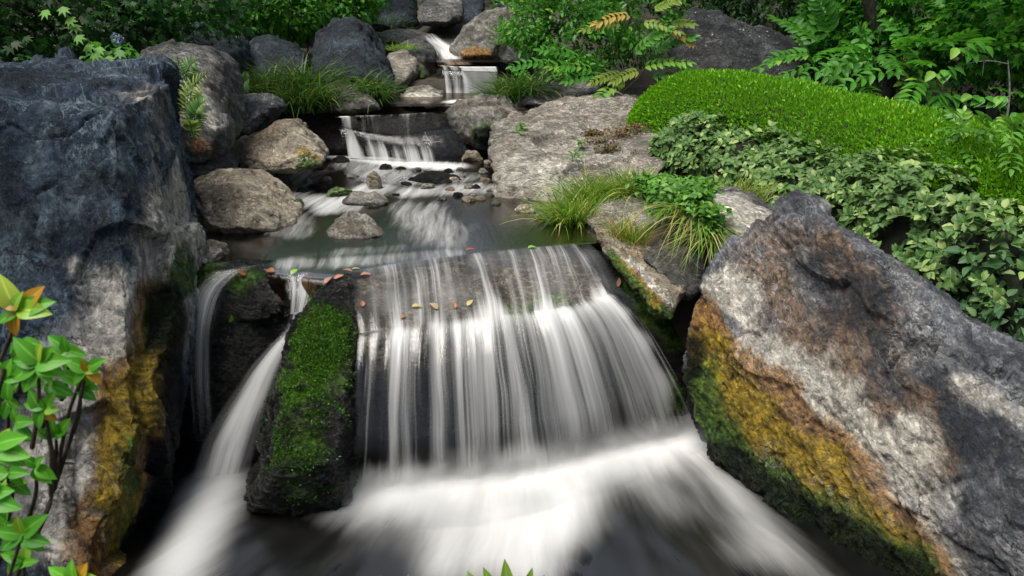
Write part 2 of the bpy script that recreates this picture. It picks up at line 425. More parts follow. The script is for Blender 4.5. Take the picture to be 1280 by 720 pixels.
def lump(out, Yt, Yb, bulge=.2, back=.5, sh=.62, front=None):
    """3-D hull points of a boulder whose outline runs through `out`: a nearer, smaller ring in front and one behind."""
    o = np.array(out, float); uc, vc = o.mean(0); v0, v1 = o[:, 1].min(), o[:, 1].max()
    P = []
    for u, v in o:
        Y = Yt+(Yb-Yt)*(v-v0)/max(1, v1-v0)
        P.append(px(u, v, Y))
        if not front: P.append(px(uc+(u-uc)*sh, vc+(v-vc)*sh+2, Y-bulge))
    C = np.mean(P, 0)
    for u, v in o:
        Y = Yt+(Yb-Yt)*(v-v0)/max(1, v1-v0)
        q = px(u, v, Y); q2 = C+(q-C)*.78; q2[1] += back; q2[2] -= .04; P.append(q2)
    for u, v, dY in front or ():                       # ridge points that break the near side into faces
        P.append(px(u, v, Yt+(Yb-Yt)*(v-v0)/max(1, v1-v0)-dY))
    return P

# ------------------------------------------------------------------ materials of stone and soil
M_BLUE = rock_mat('blue_slate', (.009, .018, .034), (.040, .070, .115), (.22, .29, .33), strat=(0, 0, 1), stretch=.35, light_amt=.5, warm_amt=.0, crack=1.2, speck=.5)
M_BIG = rock_mat('weathered_stone', (.026, .031, .042), (.155, .163, .18), (.45, .44, .42), strat=(.62, -.35, .7), stretch=2.0, light_amt=.42, warm=(.20, .13, .075), warm_amt=.4, crack=1.1, speck=.18, contrast=1.6, vein=.4)
M_TAN = rock_mat('tan_stone', (.15, .125, .09), (.46, .395, .295), (.66, .58, .46), strat=(.4, -.3, .85), stretch=2.4, light_amt=.6, warm=(.40, .26, .13), warm_amt=.45, crack=.8)
M_FLAT = rock_mat('brown_tan_stone', (.16, .145, .12), (.43, .385, .325), (.54, .49, .42), strat=(.1, .2, .97), stretch=2.2, light_amt=.5, warm=(.33, .24, .17), warm_amt=.3, crack=.7, speck=.3)
M_GREY = rock_mat('grey_stone', (.03, .034, .036), (.12, .125, .12), (.36, .35, .32), strat=(.5, .6, .6), stretch=2.5, light_amt=.5, warm_amt=.2)
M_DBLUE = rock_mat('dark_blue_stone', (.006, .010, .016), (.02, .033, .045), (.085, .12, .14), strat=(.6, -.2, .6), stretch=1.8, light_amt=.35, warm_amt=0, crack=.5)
M_SPECK = rock_mat('speckled_dark_stone', (.008, .009, .010), (.034, .036, .040), (.13, .14, .145), strat=(.2, .3, .9), stretch=1.2, light_amt=.3, warm=(.06, .045, .04), warm_amt=.3, crack=.4, lichen=.8, speck=.4)
M_STRIPE = rock_mat('banded_stone', (.02, .03, .04), (.16, .17, .17), (.52, .50, .45), strat=(.75, -.1, .65), stretch=4.5, light_amt=.8, warm_amt=.15)
M_WET = rock_mat('wet_black_stone', (.003, .0032, .0035), (.008, .0085, .008), (.035, .035, .032), strat=(.2, .3, .9), stretch=1.5, light_amt=.25, rough=.42, spec=.2, warm=(.03, .02, .01), warm_amt=.3)
M_DARKWET = rock_mat('dark_wet_stone', (.004, .0045, .005), (.016, .017, .016), (.06, .06, .055), strat=(.2, .3, .9), stretch=1.8, light_amt=.35, rough=.3, spec=.4, warm=(.04, .03, .015), warm_amt=.3)
M_LEDGE = rock_mat('wet_brown_stone', (.015, .013, .008), (.11, .092, .06), (.30, .26, .19), strat=(.1, .2, .97), stretch=2, light_amt=.5, rough=.22, spec=.6, warm=(.13, .085, .045), warm_amt=.4)
M_PEB = rock_mat('river_stone', (.04, .04, .038), (.19, .18, .155), (.46, .43, .36), strat=(.5, -.2, .8), sc=2, stretch=2, light_amt=.5, warm_amt=.3, crack=.3)
M_SOIL = plain_mat('soil', (.012, .011, .008), (.04, .034, .02), 3)
M_BARK = plain_mat('bark', (.012, .010, .009), (.05, .043, .035), 9, stretch=(1, 1, .3), bump=.8)
M_TWIG = plain_mat('twig', (.02, .014, .009), (.07, .055, .032), 20)

# ------------------------------------------------------------------ terrain: stepped stream bed, banks, wooded rise behind
def chan(y):
    xc = np.interp(y, [0, 3, 5.2, 6, 7, 9, 10.5, 12.3, 14.5, 18], [.2, .2, -.3, -.8, -1.0, -1.25, -1.15, -.75, -1.2, -1.2])
    w = np.interp(y, [0, 3, 5.0, 5.6, 7, 9, 10.5, 12.3, 14.5, 18], [2.5, 2.5, 2.2, 1.8, 1.5, 1.1, 1.0, .6, .45, .2])
    return xc, w
def ground(x, y):
    xc, w = chan(y)
    bed = np.interp(y, [2.0, 3.0, 6.05, 6.3, 10.4, 10.8, 12.4, 12.7, 14.4, 15, 18], [-.1, -.45, -.45, .8, .95, 1.5, 1.58, 1.95, 2.05, 2.4, 2.9])
    bank = np.interp(y, [1.4, 2.6, 3.2, 5.4, 6.2, 8, 11, 14, 18, 24, 40, 80, 300], [1.3, -.1, -.2, .1, 1.15, 1.3, 1.5, 1.95, 2.7, 5.0, 10, 20, 40])
    side = np.maximum(0, np.abs(x-xc)-w)
    t = sstep(0, .7, side)
    z = bed*(1-t)+bank*t+np.where(x > xc, .03, .09)*np.minimum(side, 6)*np.where(y > 3.5, 1, .3)
    near = 1-sstep(1.4, 2.6, y)
    z = z*(1-near)+1.3*near
    return z
ax = np.sinh(np.linspace(-4.6, 4.6, 230))*3.2
ay = np.concatenate([np.linspace(-60, -2, 12)[:-1], np.linspace(-2, 16, 181), 16+np.sinh(np.linspace(0, 4.4, 50))[1:]*4.5])
GX, GY = np.meshgrid(ax, ay)
P_ = np.stack([GX.ravel(), GY.ravel(), np.zeros(GX.size)], 1)
GZ = ground(GX, GY)+(.05*fbm(P_*1.5, 3, 4)).reshape(GX.shape)
tag(grid_sheet('ground', np.stack([GX, GY, GZ], -1), M_SOIL), kind='structure')

# ------------------------------------------------------------------ the two great boulders
r1 = [px(-150, 116, 5.0), px(0, 129, 5.0), px(100, 141, 4.95), px(147, 131, 5.05), px(185, 117, 5.5), px(214, 101, 6.1), px(205, 84, 6.9),
      px(180, 76, 7.5), px(60, 77, 7.5), px(-150, 80, 7.5), px(236, 180, 6.35), px(241, 285, 6.3), px(254, 318, 5.95), px(230, 340, 5.65), px(203, 400, 5.2), px(203, 520, 4.75), px(208, 600, 4.45),
      px(186, 720, 3.85), px(186, 790, 3.55), px(80, 800, 3.45), px(-160, 800, 3.4), px(-170, 400, 4.35), px(60, 400, 4.5), px(150, 400, 4.6),
      px(150, 280, 4.75), (-5, 6, -.3), (-4, 7.8, 0.), (-3.2, 7.2, .3)]
rock('boulder', 'huge dark blue-grey block of rock at the left with pale and orange stained foot', 'boulder', [r1], M_BLUE, .016, 11, .018, 9,
     strat=(.75, .25, .15), terr=(.035, .3), chips=3, fine=.010, crev=.035, fac=.017, stains={
    'pale': [([(205, 130), (215, 190), (225, 260)], .4, .42), ([(236, 270), (225, 320), (200, 350)], .5), ([(200, 350), (180, 400), (160, 460), (140, 520)], .45), ([(150, 420), (120, 500), (95, 580)], .4), ([(95, 580), (70, 660)], .3, .8)],  # first pale run lightens the right face above the stained foot
    'rust': [([(200, 380), (190, 420), (175, 480), (165, 540), (150, 620), (130, 700)], .27), ([(205, 400), (205, 470), (195, 540), (180, 620)], .2)],
    'yellow': [([(208, 390), (205, 430), (192, 480), (176, 540), (166, 600), (158, 680)], .24)],
    'moss': [([(245, 338), (230, 350), (215, 375), (208, 400)], .2), ([(175, 560), (165, 660)], .16, .6)],
    'wet': [([(228, 390), (226, 520), (215, 640), (195, 715)], .3), ([(200, 660), (165, 740)], .22)]})
r25 = [px(993, 241, 5.5), px(1050, 274, 5.45), px(1120, 324, 5.2), px(1200, 385, 4.85), px(1280, 446, 4.5), px(1420, 560, 3.9),
       px(1000, 250, 5.3), px(1060, 312, 4.95), px(1130, 378, 4.6), px(1212, 462, 4.15), px(1280, 540, 3.75),
       px(950, 274, 5.4), px(915, 300, 5.45), px(890, 336, 5.4), px(868, 392, 5.25), px(858, 440, 5.15), px(856, 500, 5.1), px(864, 565, 5.05),
       px(930, 606, 4.72), px(1000, 648, 4.42), px(1080, 690, 4.08), px(1170, 738, 3.7), px(1320, 830, 3.1), px(1450, 900, 2.9),
       px(990, 420, 4.85), px(1080, 520, 4.3), px(1200, 610, 3.75), px(1310, 660, 3.35),
       (2.6, 6.4, .6), (3.6, 5.6, .5), (4.0, 4.4, .3), (1.7, 6.2, .9), (1.6, 5.8, -.3), (4.2, 3.4, -.3), (2.9, 2.9, -.4)]
rock('boulder', 'massive sloping grey and white boulder at the right with yellow moss along its foot', 'boulder', [r25], M_BIG, .014, 25, .022, 5,
     strat=(.62, -.35, .7), terr=(.035, .19), chips=3, fine=.012, crev=.03, fac=.015, stains={
    'pale': [([(930, 440), (990, 490), (1040, 540), (1090, 590), (1130, 660), (1150, 720)], .34), ([(1020, 560), (1080, 560), (1130, 545)], .22, .7), ([(1210, 480), (1270, 505)], .16, .6), ([(900, 350), (920, 380)], .2)],
    'brown': [([(960, 300), (940, 360), (990, 420), (1060, 440), (1090, 500)], .33, .75), ([(1050, 300), (1100, 380)], .25, .7), ([(1140, 500), (1160, 560)], .2, .7)], 'darkz': [([(1080, 330), (1100, 400), (1130, 430)], .3), ([(1120, 420), (1180, 520)], .4, .3), ([(1240, 610), (1280, 680)], .5, .35), ([(1020, 340), (1060, 360)], .16)],
    'rust': [([(878, 395), (885, 440), (930, 480), (990, 530), (1050, 590), (1100, 650), (1140, 700)], .24), ([(885, 400), (905, 440)], .12)],
    'yellow': [([(878, 445), (886, 480), (930, 525), (990, 580), (1050, 640), (1110, 700)], .3)],
    'moss': [([(862, 470), (880, 530), (930, 585), (1000, 632), (1070, 682), (1130, 722)], .25)],
    'wet': [([(852, 440), (852, 500), (866, 560), (930, 600), (1000, 642), (1080, 685), (1150, 730)], .17), ([(866, 550), (920, 592)], .2)]})

# ------------------------------------------------------------------ main fall: ledge rock and the lines the water follows
NS = 90
A_c = spl([pz(432, 343, 1.2), pz(520, 327, 1.2), pz(600, 318, 1.2), pz(680, 310, 1.2), pz(738, 304, 1.2)], NS)
B_c = spl([pz(449, 416, .96), pz(530, 403, .98), pz(618, 393, 1.0), pz(700, 383, 1.01), pz(778, 362, 1.05)], NS)
A_c = A_c+.05*gn(A_c*np.array([2.6, 2.6, 0]), 15)[:, None]*np.array([.2, 1, 0])
C_c = spl([pz(440, 622, 0), pz(530, 615, 0), pz(640, 602, 0), pz(755, 577, 0), pz(892, 541, 0)], NS)
B_n = B_c+(.055*gn(B_c*np.array([2.8, 2.8, 0]), 5)+.018*gn(B_c*np.array([11, 11, 0]), 6))[:, None]*np.array([.3, -1, .35])
ledge_pts = [a-np.array([0, 0, .05]) for a in A_c[::15]]+[b+np.array([0, .03, -.06]) for b in B_c[::12]]+[a*.5+b*.5+np.array([0, 0, .28*(a[2]-b[2])-.05]) for a, b in zip(A_c[::12], B_c[::12])]+[a*.25+b*.75+np.array([0, 0, .24*(a[2]-b[2])-.05]) for a, b in zip(A_c[::12], B_c[::12])]
ledge_pts += [b+np.array([0, .12, -.35]) for b in B_c[::12]]+[b+np.array([.1, .22, -1.4]) for b in B_c[::12]]+[a*.5+b*.5+np.array([0, 0, .28*(a[2]-b[2])-.05]) for a, b in zip(A_c[::12], B_c[::12])]+[a*.25+b*.75+np.array([0, 0, .24*(a[2]-b[2])-.05]) for a, b in zip(A_c[::12], B_c[::12])]
ledge_pts += [a+np.array([0, .9, -.3]) for a in A_c[::15]]+[a+np.array([0, .9, -1.6]) for a in A_c[::15]]
rock('ledge', 'broad wet brown rock ledge under the main waterfall', 'rock ledge', [ledge_pts], M_LEDGE, .02, 31, .012, 5, chips=0, terr=(.018, .2), fine=.006, fac=.007,
     crev=.01, stains={'wet': [([b+np.array([0, .2, -.7]) for b in B_c[::20]], .42)],
                       'moss': [([(650, 395), (700, 380)], .16), ([b+np.array([0, .14, -.7]) for b in B_c[50::12]], .3)]})

# ------------------------------------------------------------------ boulders round the stream
def boulder(label, out, Yt, Yb, mat, vox=.03, seed=1, bulge=.2, back=.5, name='boulder', group=None, sh=.62, front=None, **kw):
    return rock(name, label, {'boulder': 'boulder', 'stone': 'stone'}.get(name, 'rock'), [lump(out, Yt, Yb, bulge, back, sh, front)], mat, vox, seed, group=group, **kw)

moss_rock = boulder('upright rock with bright green moss dividing the two falls', [(400, 338), (440, 346), (458, 392), (456, 440), (449, 520), (444, 600), (436, 645), (370, 662), (298, 662), (306, 610), (330, 540), (343, 470), (356, 424), (376, 392)],
        5.5, 4.45, M_DARKWET, .014, 41, .30, .6, sh=.5, amp=.04, soft=14, fine=.008, chips=4, stains={
        'moss': [([(402, 402), (382, 430), (372, 480)], .27), ([(425, 400), (405, 460)], .2, .8), ([(372, 480), (376, 560), (374, 620)], .22, .52)], 'rust': [([(384, 400), (372, 412)], .07)]})
boulder('dark wet round rock behind the thin left veil of water', [(230, 344), (258, 331), (300, 326), (340, 331), (362, 352), (364, 420), (335, 480), (300, 560), (270, 600), (222, 600), (214, 500), (216, 400)],
        5.70, 5.22, M_DARKWET, .016, 42, .08, .6, amp=.04, soft=5, front=[(262, 352, .10), (300, 344, .16), (340, 350, .12), (310, 400, .14), (250, 440, .12)], stains={'moss': [([(250, 340), (232, 352)], .2), ([(320, 336), (300, 345)], .16, .7)]})
boulder('black wet rock to the right of the main waterfall lip', [(690, 303), (742, 298), (800, 345), (838, 400), (866, 440), (868, 575), (835, 560), (815, 470), (775, 395)],
        6.35, 5.55, M_WET, .02, 43, .03, .5, amp=.02, soft=4, sh=.8, stains={'moss': [([(790, 350), (815, 395), (845, 420)], .14), ([(835, 480), (850, 540)], .14)]})
boulder('long tan slab with a white lower edge beside the waterfall lip', [(742, 286), (756, 281), (790, 300), (832, 324), (864, 348), (866, 372), (842, 402), (822, 398), (790, 360), (755, 318)],
        6.6, 5.5, M_TAN, .014, 23, .08, .35, amp=.02, terr=(.02, .09), strat=(.8, .5, .3), sh=.75, stains={
        'pale': [([(775, 325), (800, 345), (830, 370)], .14)], 'rust': [([(775, 338), (808, 368), (832, 395)], .1)], 'yellow': [([(762, 325), (795, 362), (815, 388)], .09)], 'moss': [([(752, 316), (785, 362), (818, 402), (845, 405)], .08)]})
boulder('brown rounded rock half buried in grass above the slab', [(730, 275), (745, 256), (775, 245), (805, 246), (826, 262), (836, 285), (800, 300), (750, 298)], 7.3, 6.8, M_FLAT, .02, 22, .2, .5)
boulder('smooth grey rock tucked behind the peak of the massive boulder', [(886, 262), (900, 243), (930, 239), (962, 250), (990, 275), (980, 320), (890, 330)], 6.3, 5.8, M_GREY, .02, 24, .15, .5, stains={'pale': [([(900, 250), (950, 270)], .3)]})
flat = [px(612, 150, 9.6), px(650, 136, 10.2), px(700, 122, 10.9), px(765, 112, 11.4), px(800, 122, 11.2), px(828, 160, 9.4), px(840, 200, 8.3), px(800, 250, 7.6),
        px(612, 196, 8.5), px(640, 199, 8.25), px(720, 205, 8.0), px(616, 246, 8.1), px(660, 252, 7.95), px(712, 262, 7.75), px(640, 280, 7.9), px(720, 290, 7.6), px(618, 170, 9.0),
        (2.0, 11.2, 1.0), (.2, 10, .9)]
flat_rock = rock('boulder', 'broad flat-topped brown tan rock reaching the stream at right', 'boulder', [flat], M_FLAT, .022, 19, .012, 7, strat=(.05, .25, .95), terr=(.035, .14), chips=2, fine=.008,
     stains={'pale': [([(640, 205), (700, 225)], .3, .7)], 'rust': [([(745, 165), (790, 158)], .3, .4)]})
boulder('mottled boulder between the second cascade and the flat brown rock', [(557, 140), (572, 124), (600, 118), (632, 120), (650, 140), (640, 170), (615, 192), (590, 188), (568, 165)], 11.0, 10.4, M_PEB, .025, 18, .25, .6, chips=2, soft=3, front=[(575, 140, .35), (610, 138, .4), (630, 150, .3), (598, 172, .45)], stains={'moss': [([(605, 170), (625, 172)], .22)], 'wet': [([(600, 178), (625, 178)], .2)]})
boulder('bright tan pointed boulder with a knob on top left of the stream', [(292, 196), (300, 180), (330, 168), (346, 152), (364, 151), (376, 168), (398, 186), (406, 202), (392, 212), (345, 216), (300, 212)], 9.1, 8.35, M_TAN, .018, 5, .25, .6, chips=2, soft=3, front=[(352, 166, .12), (374, 190, .34), (312, 196, .22), (350, 213, .32), (392, 208, .16)], stains={'yellow': [([(395, 190), (405, 202)], .16)], 'moss': [([(398, 200), (390, 210)], .14)]})
boulder('large cream and tan rounded boulder at the left edge of the middle pool', [(238, 225), (262, 212), (300, 214), (330, 232), (352, 262), (369, 278), (362, 290), (320, 300), (250, 300), (236, 270)], 7.6, 6.9, M_TAN, .016, 6, .25, .7, amp=.025, chips=2, soft=3, front=[(248, 242, .3), (296, 238, .34), (334, 262, .34), (300, 284, .36), (348, 290, .2), (262, 290, .3)], strat=(.4, -.2, .9), terr=(.03, .12), stains={'darkz': [([(330, 276), (350, 272)], .12)]})
boulder('grey sloping rock filling the gap above the cream boulder', [(232, 190), (262, 168), (284, 190), (292, 210), (270, 226), (234, 226)], 8.4, 7.7, M_GREY, .022, 7, .15, .4)
boulder('small pale round stone wedged at the foot of the dark block', [(238, 318), (244, 305), (262, 299), (279, 307), (282, 322), (268, 333), (244, 331)], 6.15, 5.95, M_TAN, .01, 8, .1, .2, name='stone', stains={'pale': [([(250, 310), (270, 318)], .2)]})
boulder('mossy wet stone beside the small pale round stone', [(284, 322), (300, 313), (322, 318), (334, 326), (322, 336), (290, 338)], 6.3, 6.1, M_WET, .012, 9, .08, .2, name='stone', stains={'moss': [([(290, 322), (310, 325)], .2)]})
boulder('dark and white banded rock leaning at the left bank', [(270, 168), (278, 130), (296, 117), (340, 119), (356, 132), (330, 152), (312, 170), (290, 176)], 9.6, 8.9, M_STRIPE, .022, 4, .15, .5, chips=2, soft=3, front=[(290, 140, .25), (335, 134, .25), (300, 162, .3)])
boulder('tall rounded grey boulder behind the fern', [(168, 80), (178, 62), (215, 54), (256, 58), (274, 78), (281, 110), (276, 150), (284, 190), (230, 210), (165, 150)], 8.6, 7.6, M_GREY, .03, 2, .2, .8, amp=.03, chips=3, soft=3, front=[(190, 85, .4), (245, 82, .45), (262, 120, .35), (235, 160, .5), (200, 130, .5)], stains={'pale': [([(255, 160), (262, 130)], .3)]})
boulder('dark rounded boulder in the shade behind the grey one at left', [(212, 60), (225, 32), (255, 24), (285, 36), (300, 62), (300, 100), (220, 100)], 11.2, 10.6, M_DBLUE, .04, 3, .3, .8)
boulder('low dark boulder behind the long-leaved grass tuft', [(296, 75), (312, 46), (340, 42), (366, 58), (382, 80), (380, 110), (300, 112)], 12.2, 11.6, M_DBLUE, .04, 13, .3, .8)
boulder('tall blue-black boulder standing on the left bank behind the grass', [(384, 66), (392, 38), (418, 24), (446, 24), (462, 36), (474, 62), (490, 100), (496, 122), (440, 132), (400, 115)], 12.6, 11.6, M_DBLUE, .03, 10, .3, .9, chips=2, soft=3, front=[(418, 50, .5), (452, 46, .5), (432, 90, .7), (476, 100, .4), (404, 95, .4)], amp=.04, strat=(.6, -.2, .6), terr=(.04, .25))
boulder('low tan rock at the foot of the grass tuft by the upper pool', [(402, 118), (420, 101), (440, 106), (462, 120), (476, 136), (455, 142), (408, 141)], 11.1, 10.7, M_PEB, .022, 15, .15, .4)
boulder('pale flat-topped rock at the back edge of the upper pool', [(498, 124), (510, 110), (535, 106), (552, 113), (559, 126), (545, 134), (505, 134)], 12.2, 11.9, M_PEB, .022, 16, .15, .4, stains={'pale': [([(510, 122), (545, 122)], .3)]})
boulder('squat brown boulder below the planted ledge upstream', [(477, 85), (484, 66), (505, 61), (520, 72), (526, 90), (515, 108), (490, 114), (478, 100)], 13.0, 12.6, M_FLAT, .03, 17, .2, .5)
boulder('angular grey block left of the third fall', [(490, 60), (510, 50), (535, 54), (546, 62), (545, 98), (530, 112), (512, 104), (505, 75)], 13.9, 13.1, M_GREY, .03, 20, .2, .6, chips=1, soft=2, front=[(500, 62, .4), (530, 66, .45), (528, 98, .5)], stains={'moss': [([(535, 100)], .25)]})
boulder('dark overhanging boulder above the upstream gorge', [(518, 22), (526, 2), (560, -8), (580, 6), (578, 24), (560, 34), (525, 33)], 16.0, 15.4, M_GREY, .04, 14, .3, .9)
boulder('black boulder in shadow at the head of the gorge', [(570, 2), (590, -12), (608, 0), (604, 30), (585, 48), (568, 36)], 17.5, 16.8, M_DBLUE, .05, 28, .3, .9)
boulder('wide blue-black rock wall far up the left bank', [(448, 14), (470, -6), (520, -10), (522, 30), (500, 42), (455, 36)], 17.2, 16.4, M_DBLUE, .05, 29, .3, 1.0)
boulder('flat grey stone step far up the left bank', [(468, 40), (500, 36), (530, 40), (545, 50), (520, 58), (470, 52)], 15.2, 14.6, M_GREY, .04, 30, .2, .5)
boulder('leaning striped boulder right of the upstream gorge', [(560, 62), (575, 42), (598, 18), (620, 5), (645, 2), (640, 40), (634, 70), (622, 84), (590, 80), (566, 76)], 14.9, 13.7, M_PEB, .03, 21, .25, .9, amp=.04, strat=(.9, .2, -.2), terr=(.03, .15), stains={'rust': [([(575, 70), (600, 75)], .25)], 'darkz': [([(620, 20), (635, 50)], .4)]})
boulder('grey rounded boulder under the upstream shrub', [(622, 70), (630, 48), (650, 42), (668, 52), (674, 70), (660, 84), (630, 82)], 13.9, 13.5, M_GREY, .03, 26, .2, .6)
boulder('dark rock in the shade under the shrub beside the flat brown rock', [(640, 140), (655, 106), (690, 98), (740, 96), (760, 112), (720, 125), (680, 138)], 11.6, 11.0, M_GREY, .03, 27, .15, .6, stains={'darkz': [([(690, 110), (740, 108)], .5)]})
boulder('large dark speckled boulder behind the clipped hedge', [(840, 60), (846, 20), (862, 8), (890, 14), (940, 28), (985, 44), (1015, 68), (1024, 110), (960, 130), (850, 120)], 12.6, 11.6, M_SPECK, .03, 33, .3, 1.0, amp=.03)
boulder('dark wet dome of rock under the second cascade', [(362, 150), (400, 143), (470, 150), (545, 142), (575, 150), (592, 190), (575, 204), (500, 198), (430, 196), (372, 188)], 10.75, 10.35, M_WET, .022, 34, .12, .5, amp=.02)
boulder('dark rock wall under the third fall upstream', [(544, 86), (580, 87), (622, 86), (626, 100), (622, 128), (545, 128)], 12.9, 12.75, M_WET, .03, 35, .05, .5, amp=.02, sh=.8)
boulder('shaded dark rock under the flat slab in the grass', [(800, 320), (840, 305), (880, 320), (890, 360), (860, 380), (830, 350)], 6.1, 5.75, M_GREY, .02, 36, .05, .4)

# stones standing in the middle pool
boulder('pyramid-shaped grey stone standing alone in the middle pool', [(399, 296), (415, 276), (436, 263), (456, 270), (474, 288), (485, 297), (466, 303), (415, 304)], 6.95, 6.7, M_PEB, .01, 51, .14, .22, name='stone', strat=(.7, 0, .5), terr=(.02, .07), fine=.005)
def stone(label, u, v, w, h, mat=None, seed=0, moss=False, group=None, z=1.2, name='stone'):
    c = pz(u, v, z); dp = proj(c)[2]; W = w/FOC*dp*.5; H = h/FOC*dp*.9
    rs = np.random.RandomState(seed); P = []
    for i in range(26):
        a = rs.uniform(0, 2*math.pi); e = rs.uniform(-.5, 1)
        P.append(c+np.array([W*math.cos(a)*math.sqrt(1-max(e, 0)**1.7*.85), W*.75*math.sin(a)*math.sqrt(1-max(e, 0)**1.7*.85)+W*.4, H*(e if e > 0 else e*.8)]))
    st = {'moss': [([tuple(c+np.array([-W*.4, 0, H*.5])), tuple(c+np.array([W*.3, 0, H*.4]))], W*1.2)]} if moss else None
    return rock(name, label, 'stone', [P], mat or M_PEB, max(.008, W*.07), 300+seed, chips=3, soft=2, amp=.05, terr=(.008, .05), fine=.003, crev=.006, stains=st, group=group)
stone('upright pale stone in midstream below the second cascade', 466, 236, 24, 27, M_TAN, 1)
stone('long low tan stone lying flat in midstream', 458, 256, 64, 18, M_PEB, 2)
stone('dark mossy flat stone at the left end of the long low stone', 424, 246, 38, 13, M_PEB, 3, True)
stone('rounded grey-banded stone close below the bright tan boulder', 346, 236, 40, 20, M_STRIPE, 4)
stone('tiny green mossy stone alone near the left of the middle pool', 372, 258, 18, 11, M_PEB, 5, True)
stone('dark wet stone breaking the foam below the second cascade', 425, 203, 26, 8, M_WET, 6)
stone('small black stone behind the upright pale stone', 482, 212, 18, 8, M_WET, 7)
stone('wide dark stone almost covered by foam right of midstream', 544, 228, 66, 10, M_WET, 8)
stone('yellowish block-shaped stone near the foot of the mottled boulder', 590, 201, 26, 15, M_TAN, 9)
stone('mossy stone above the yellowish block at the right edge', 584, 187, 22, 13, M_PEB, 10, True)
stone('pale flat stone alone on the water near the flat brown rock', 586, 252, 22, 8, M_TAN, 11)
stone('pale oval stone at the edge of the dark right-hand pool', 658, 265, 30, 9, M_TAN, 12)
stone('round pale stone touching the grass at the pool edge', 676, 274, 18, 11, M_TAN, 13)
stone('low grey stone beside the bank left of the tan boulder foot', 318, 212, 26, 8, M_PEB, 14)
for i, (u, v, w, h) in enumerate([(604, 217, 14, 8), (606, 228, 16, 8), (594, 236, 14, 6), (575, 214, 12, 6), (612, 240, 12, 6), (562, 238, 14, 5), (600, 181, 10, 8), (578, 222, 10, 5), (590, 246, 10, 4), (610, 205, 12, 7)]):
    stone('little river stone in the strip of pebbles left of the flat brown rock', u, v, w, h, [M_PEB, M_TAN, M_WET, M_PEB][i % 4], 60+i, group='pebbles beside the flat brown rock', name='pebble')
for i, (u, v, w, h, m) in enumerate([(395, 236, 26, 6, M_WET), (507, 232, 18, 5, M_WET), (398, 212, 20, 5, M_WET), (378, 240, 20, 5, M_WET), (500, 212, 16, 4, M_WET), (440, 222, 18, 5, M_PEB)]):
    stone('low dark wet stone barely breaking the water of the middle pool', u, v, w, h, m, 80+i, group='low wet stones in the middle pool', name='pebble')

for i, (u, v, w, h, m) in enumerate([(520, 214, 16, 6, M_PEB), (534, 236, 20, 7, M_PEB), (566, 228, 18, 8, M_TAN), (552, 250, 14, 5, M_PEB), (572, 246, 16, 6, M_WET), (515, 226, 12, 5, M_WET), (586, 236, 14, 7, M_PEB), (560, 216, 14, 6, M_WET), (600, 250, 16, 6, M_TAN), (620, 256, 14, 5, M_PEB), (448, 248, 14, 5, M_WET), (408, 226, 14, 6, M_PEB), (385, 228, 12, 5, M_PEB), (495, 245, 12, 4, M_WET)]):
    stone('small wet river stone scattered across the shallows below the second cascade', u, v, w, h, m, 110+i, group='stones in the shallows', name='pebble')

# ------------------------------------------------------------------ water
def water_white(k, nrm=None):
    d = k.n('ShaderNodeBsdfDiffuse', {'Color': (.74, .74, .73, 1), 'Normal': nrm}); t = k.n('ShaderNodeBsdfTranslucent', {'Color': (.74, .74, .73, 1)})
    return k.mixs(.35, d, t)
def veil_mat(name, su=9., sv=.35, K=1.6, film=.05, width=.3, tint=(.86, .88, .86)):
    k = NT(name); uv = k.n('ShaderNodeUVMap')
    w = k.vscale(k.vadd(k.noise(k.map(uv, sc=(2, .8, 1)), 1., 2, col=True), (-.5, -.5, -.5)), .10)
    p = k.vadd(uv, w)
    a = k.noise(k.map(p, sc=(su, sv, 1)), 1, 3, .55); b = k.noise(k.map(p, loc=(3, 7, 1), sc=(su*3.2, sv*1.3, 1)), 1, 3, .6); c = k.noise(k.map(p, loc=(9, 2, 5), sc=(su*10, sv*2.2, 1)), 1, 2, .6)
    n = k.m_('ADD', k.m_('MULTIPLY', a, .6), k.m_('ADD', k.m_('MULTIPLY', b, .38), k.m_('MULTIPLY', c, .16)))
    x = k.m_('ADD', k.m_('SUBTRACT', n, .57), k.m_('MULTIPLY', k.m_('SUBTRACT', k.attr('dens'), .5), K))
    al = k.m_('MULTIPLY', k.m_('MULTIPLY', k.rmp(x, -width*.6, width), k.rmp(k.attr('dens'), 0., .12)), k.m_('SUBTRACT', 1, k.attr('cut')))
    al = k.m_('MAXIMUM', al, k.m_('MULTIPLY', k.attr('milk'), k.rmp(k.m_('ADD', a, k.m_('MULTIPLY', k.m_('SUBTRACT', b, .5), .5)), .25, .75, .12, .62)))
    gl = k.n('ShaderNodeBsdfGlossy', {'Color': (1, 1, 1, 1), 'Roughness': .12, 'Normal': k.bump(n, .5, .03)})
    fr = k.m_('MULTIPLY', k.n('ShaderNodeFresnel', {'IOR': 1.33}), k.m_('MULTIPLY', k.m_('MULTIPLY', k.rmp(k.attr('dens'), 0., .1), k.m_('SUBTRACT', 1, k.attr('cut'))), film*20))
    base = k.mixs(k.m_('MINIMUM', fr, .6), k.n('ShaderNodeBsdfTransparent'), gl)
    return k.done(k.mixs(al, base, water_white(k)))
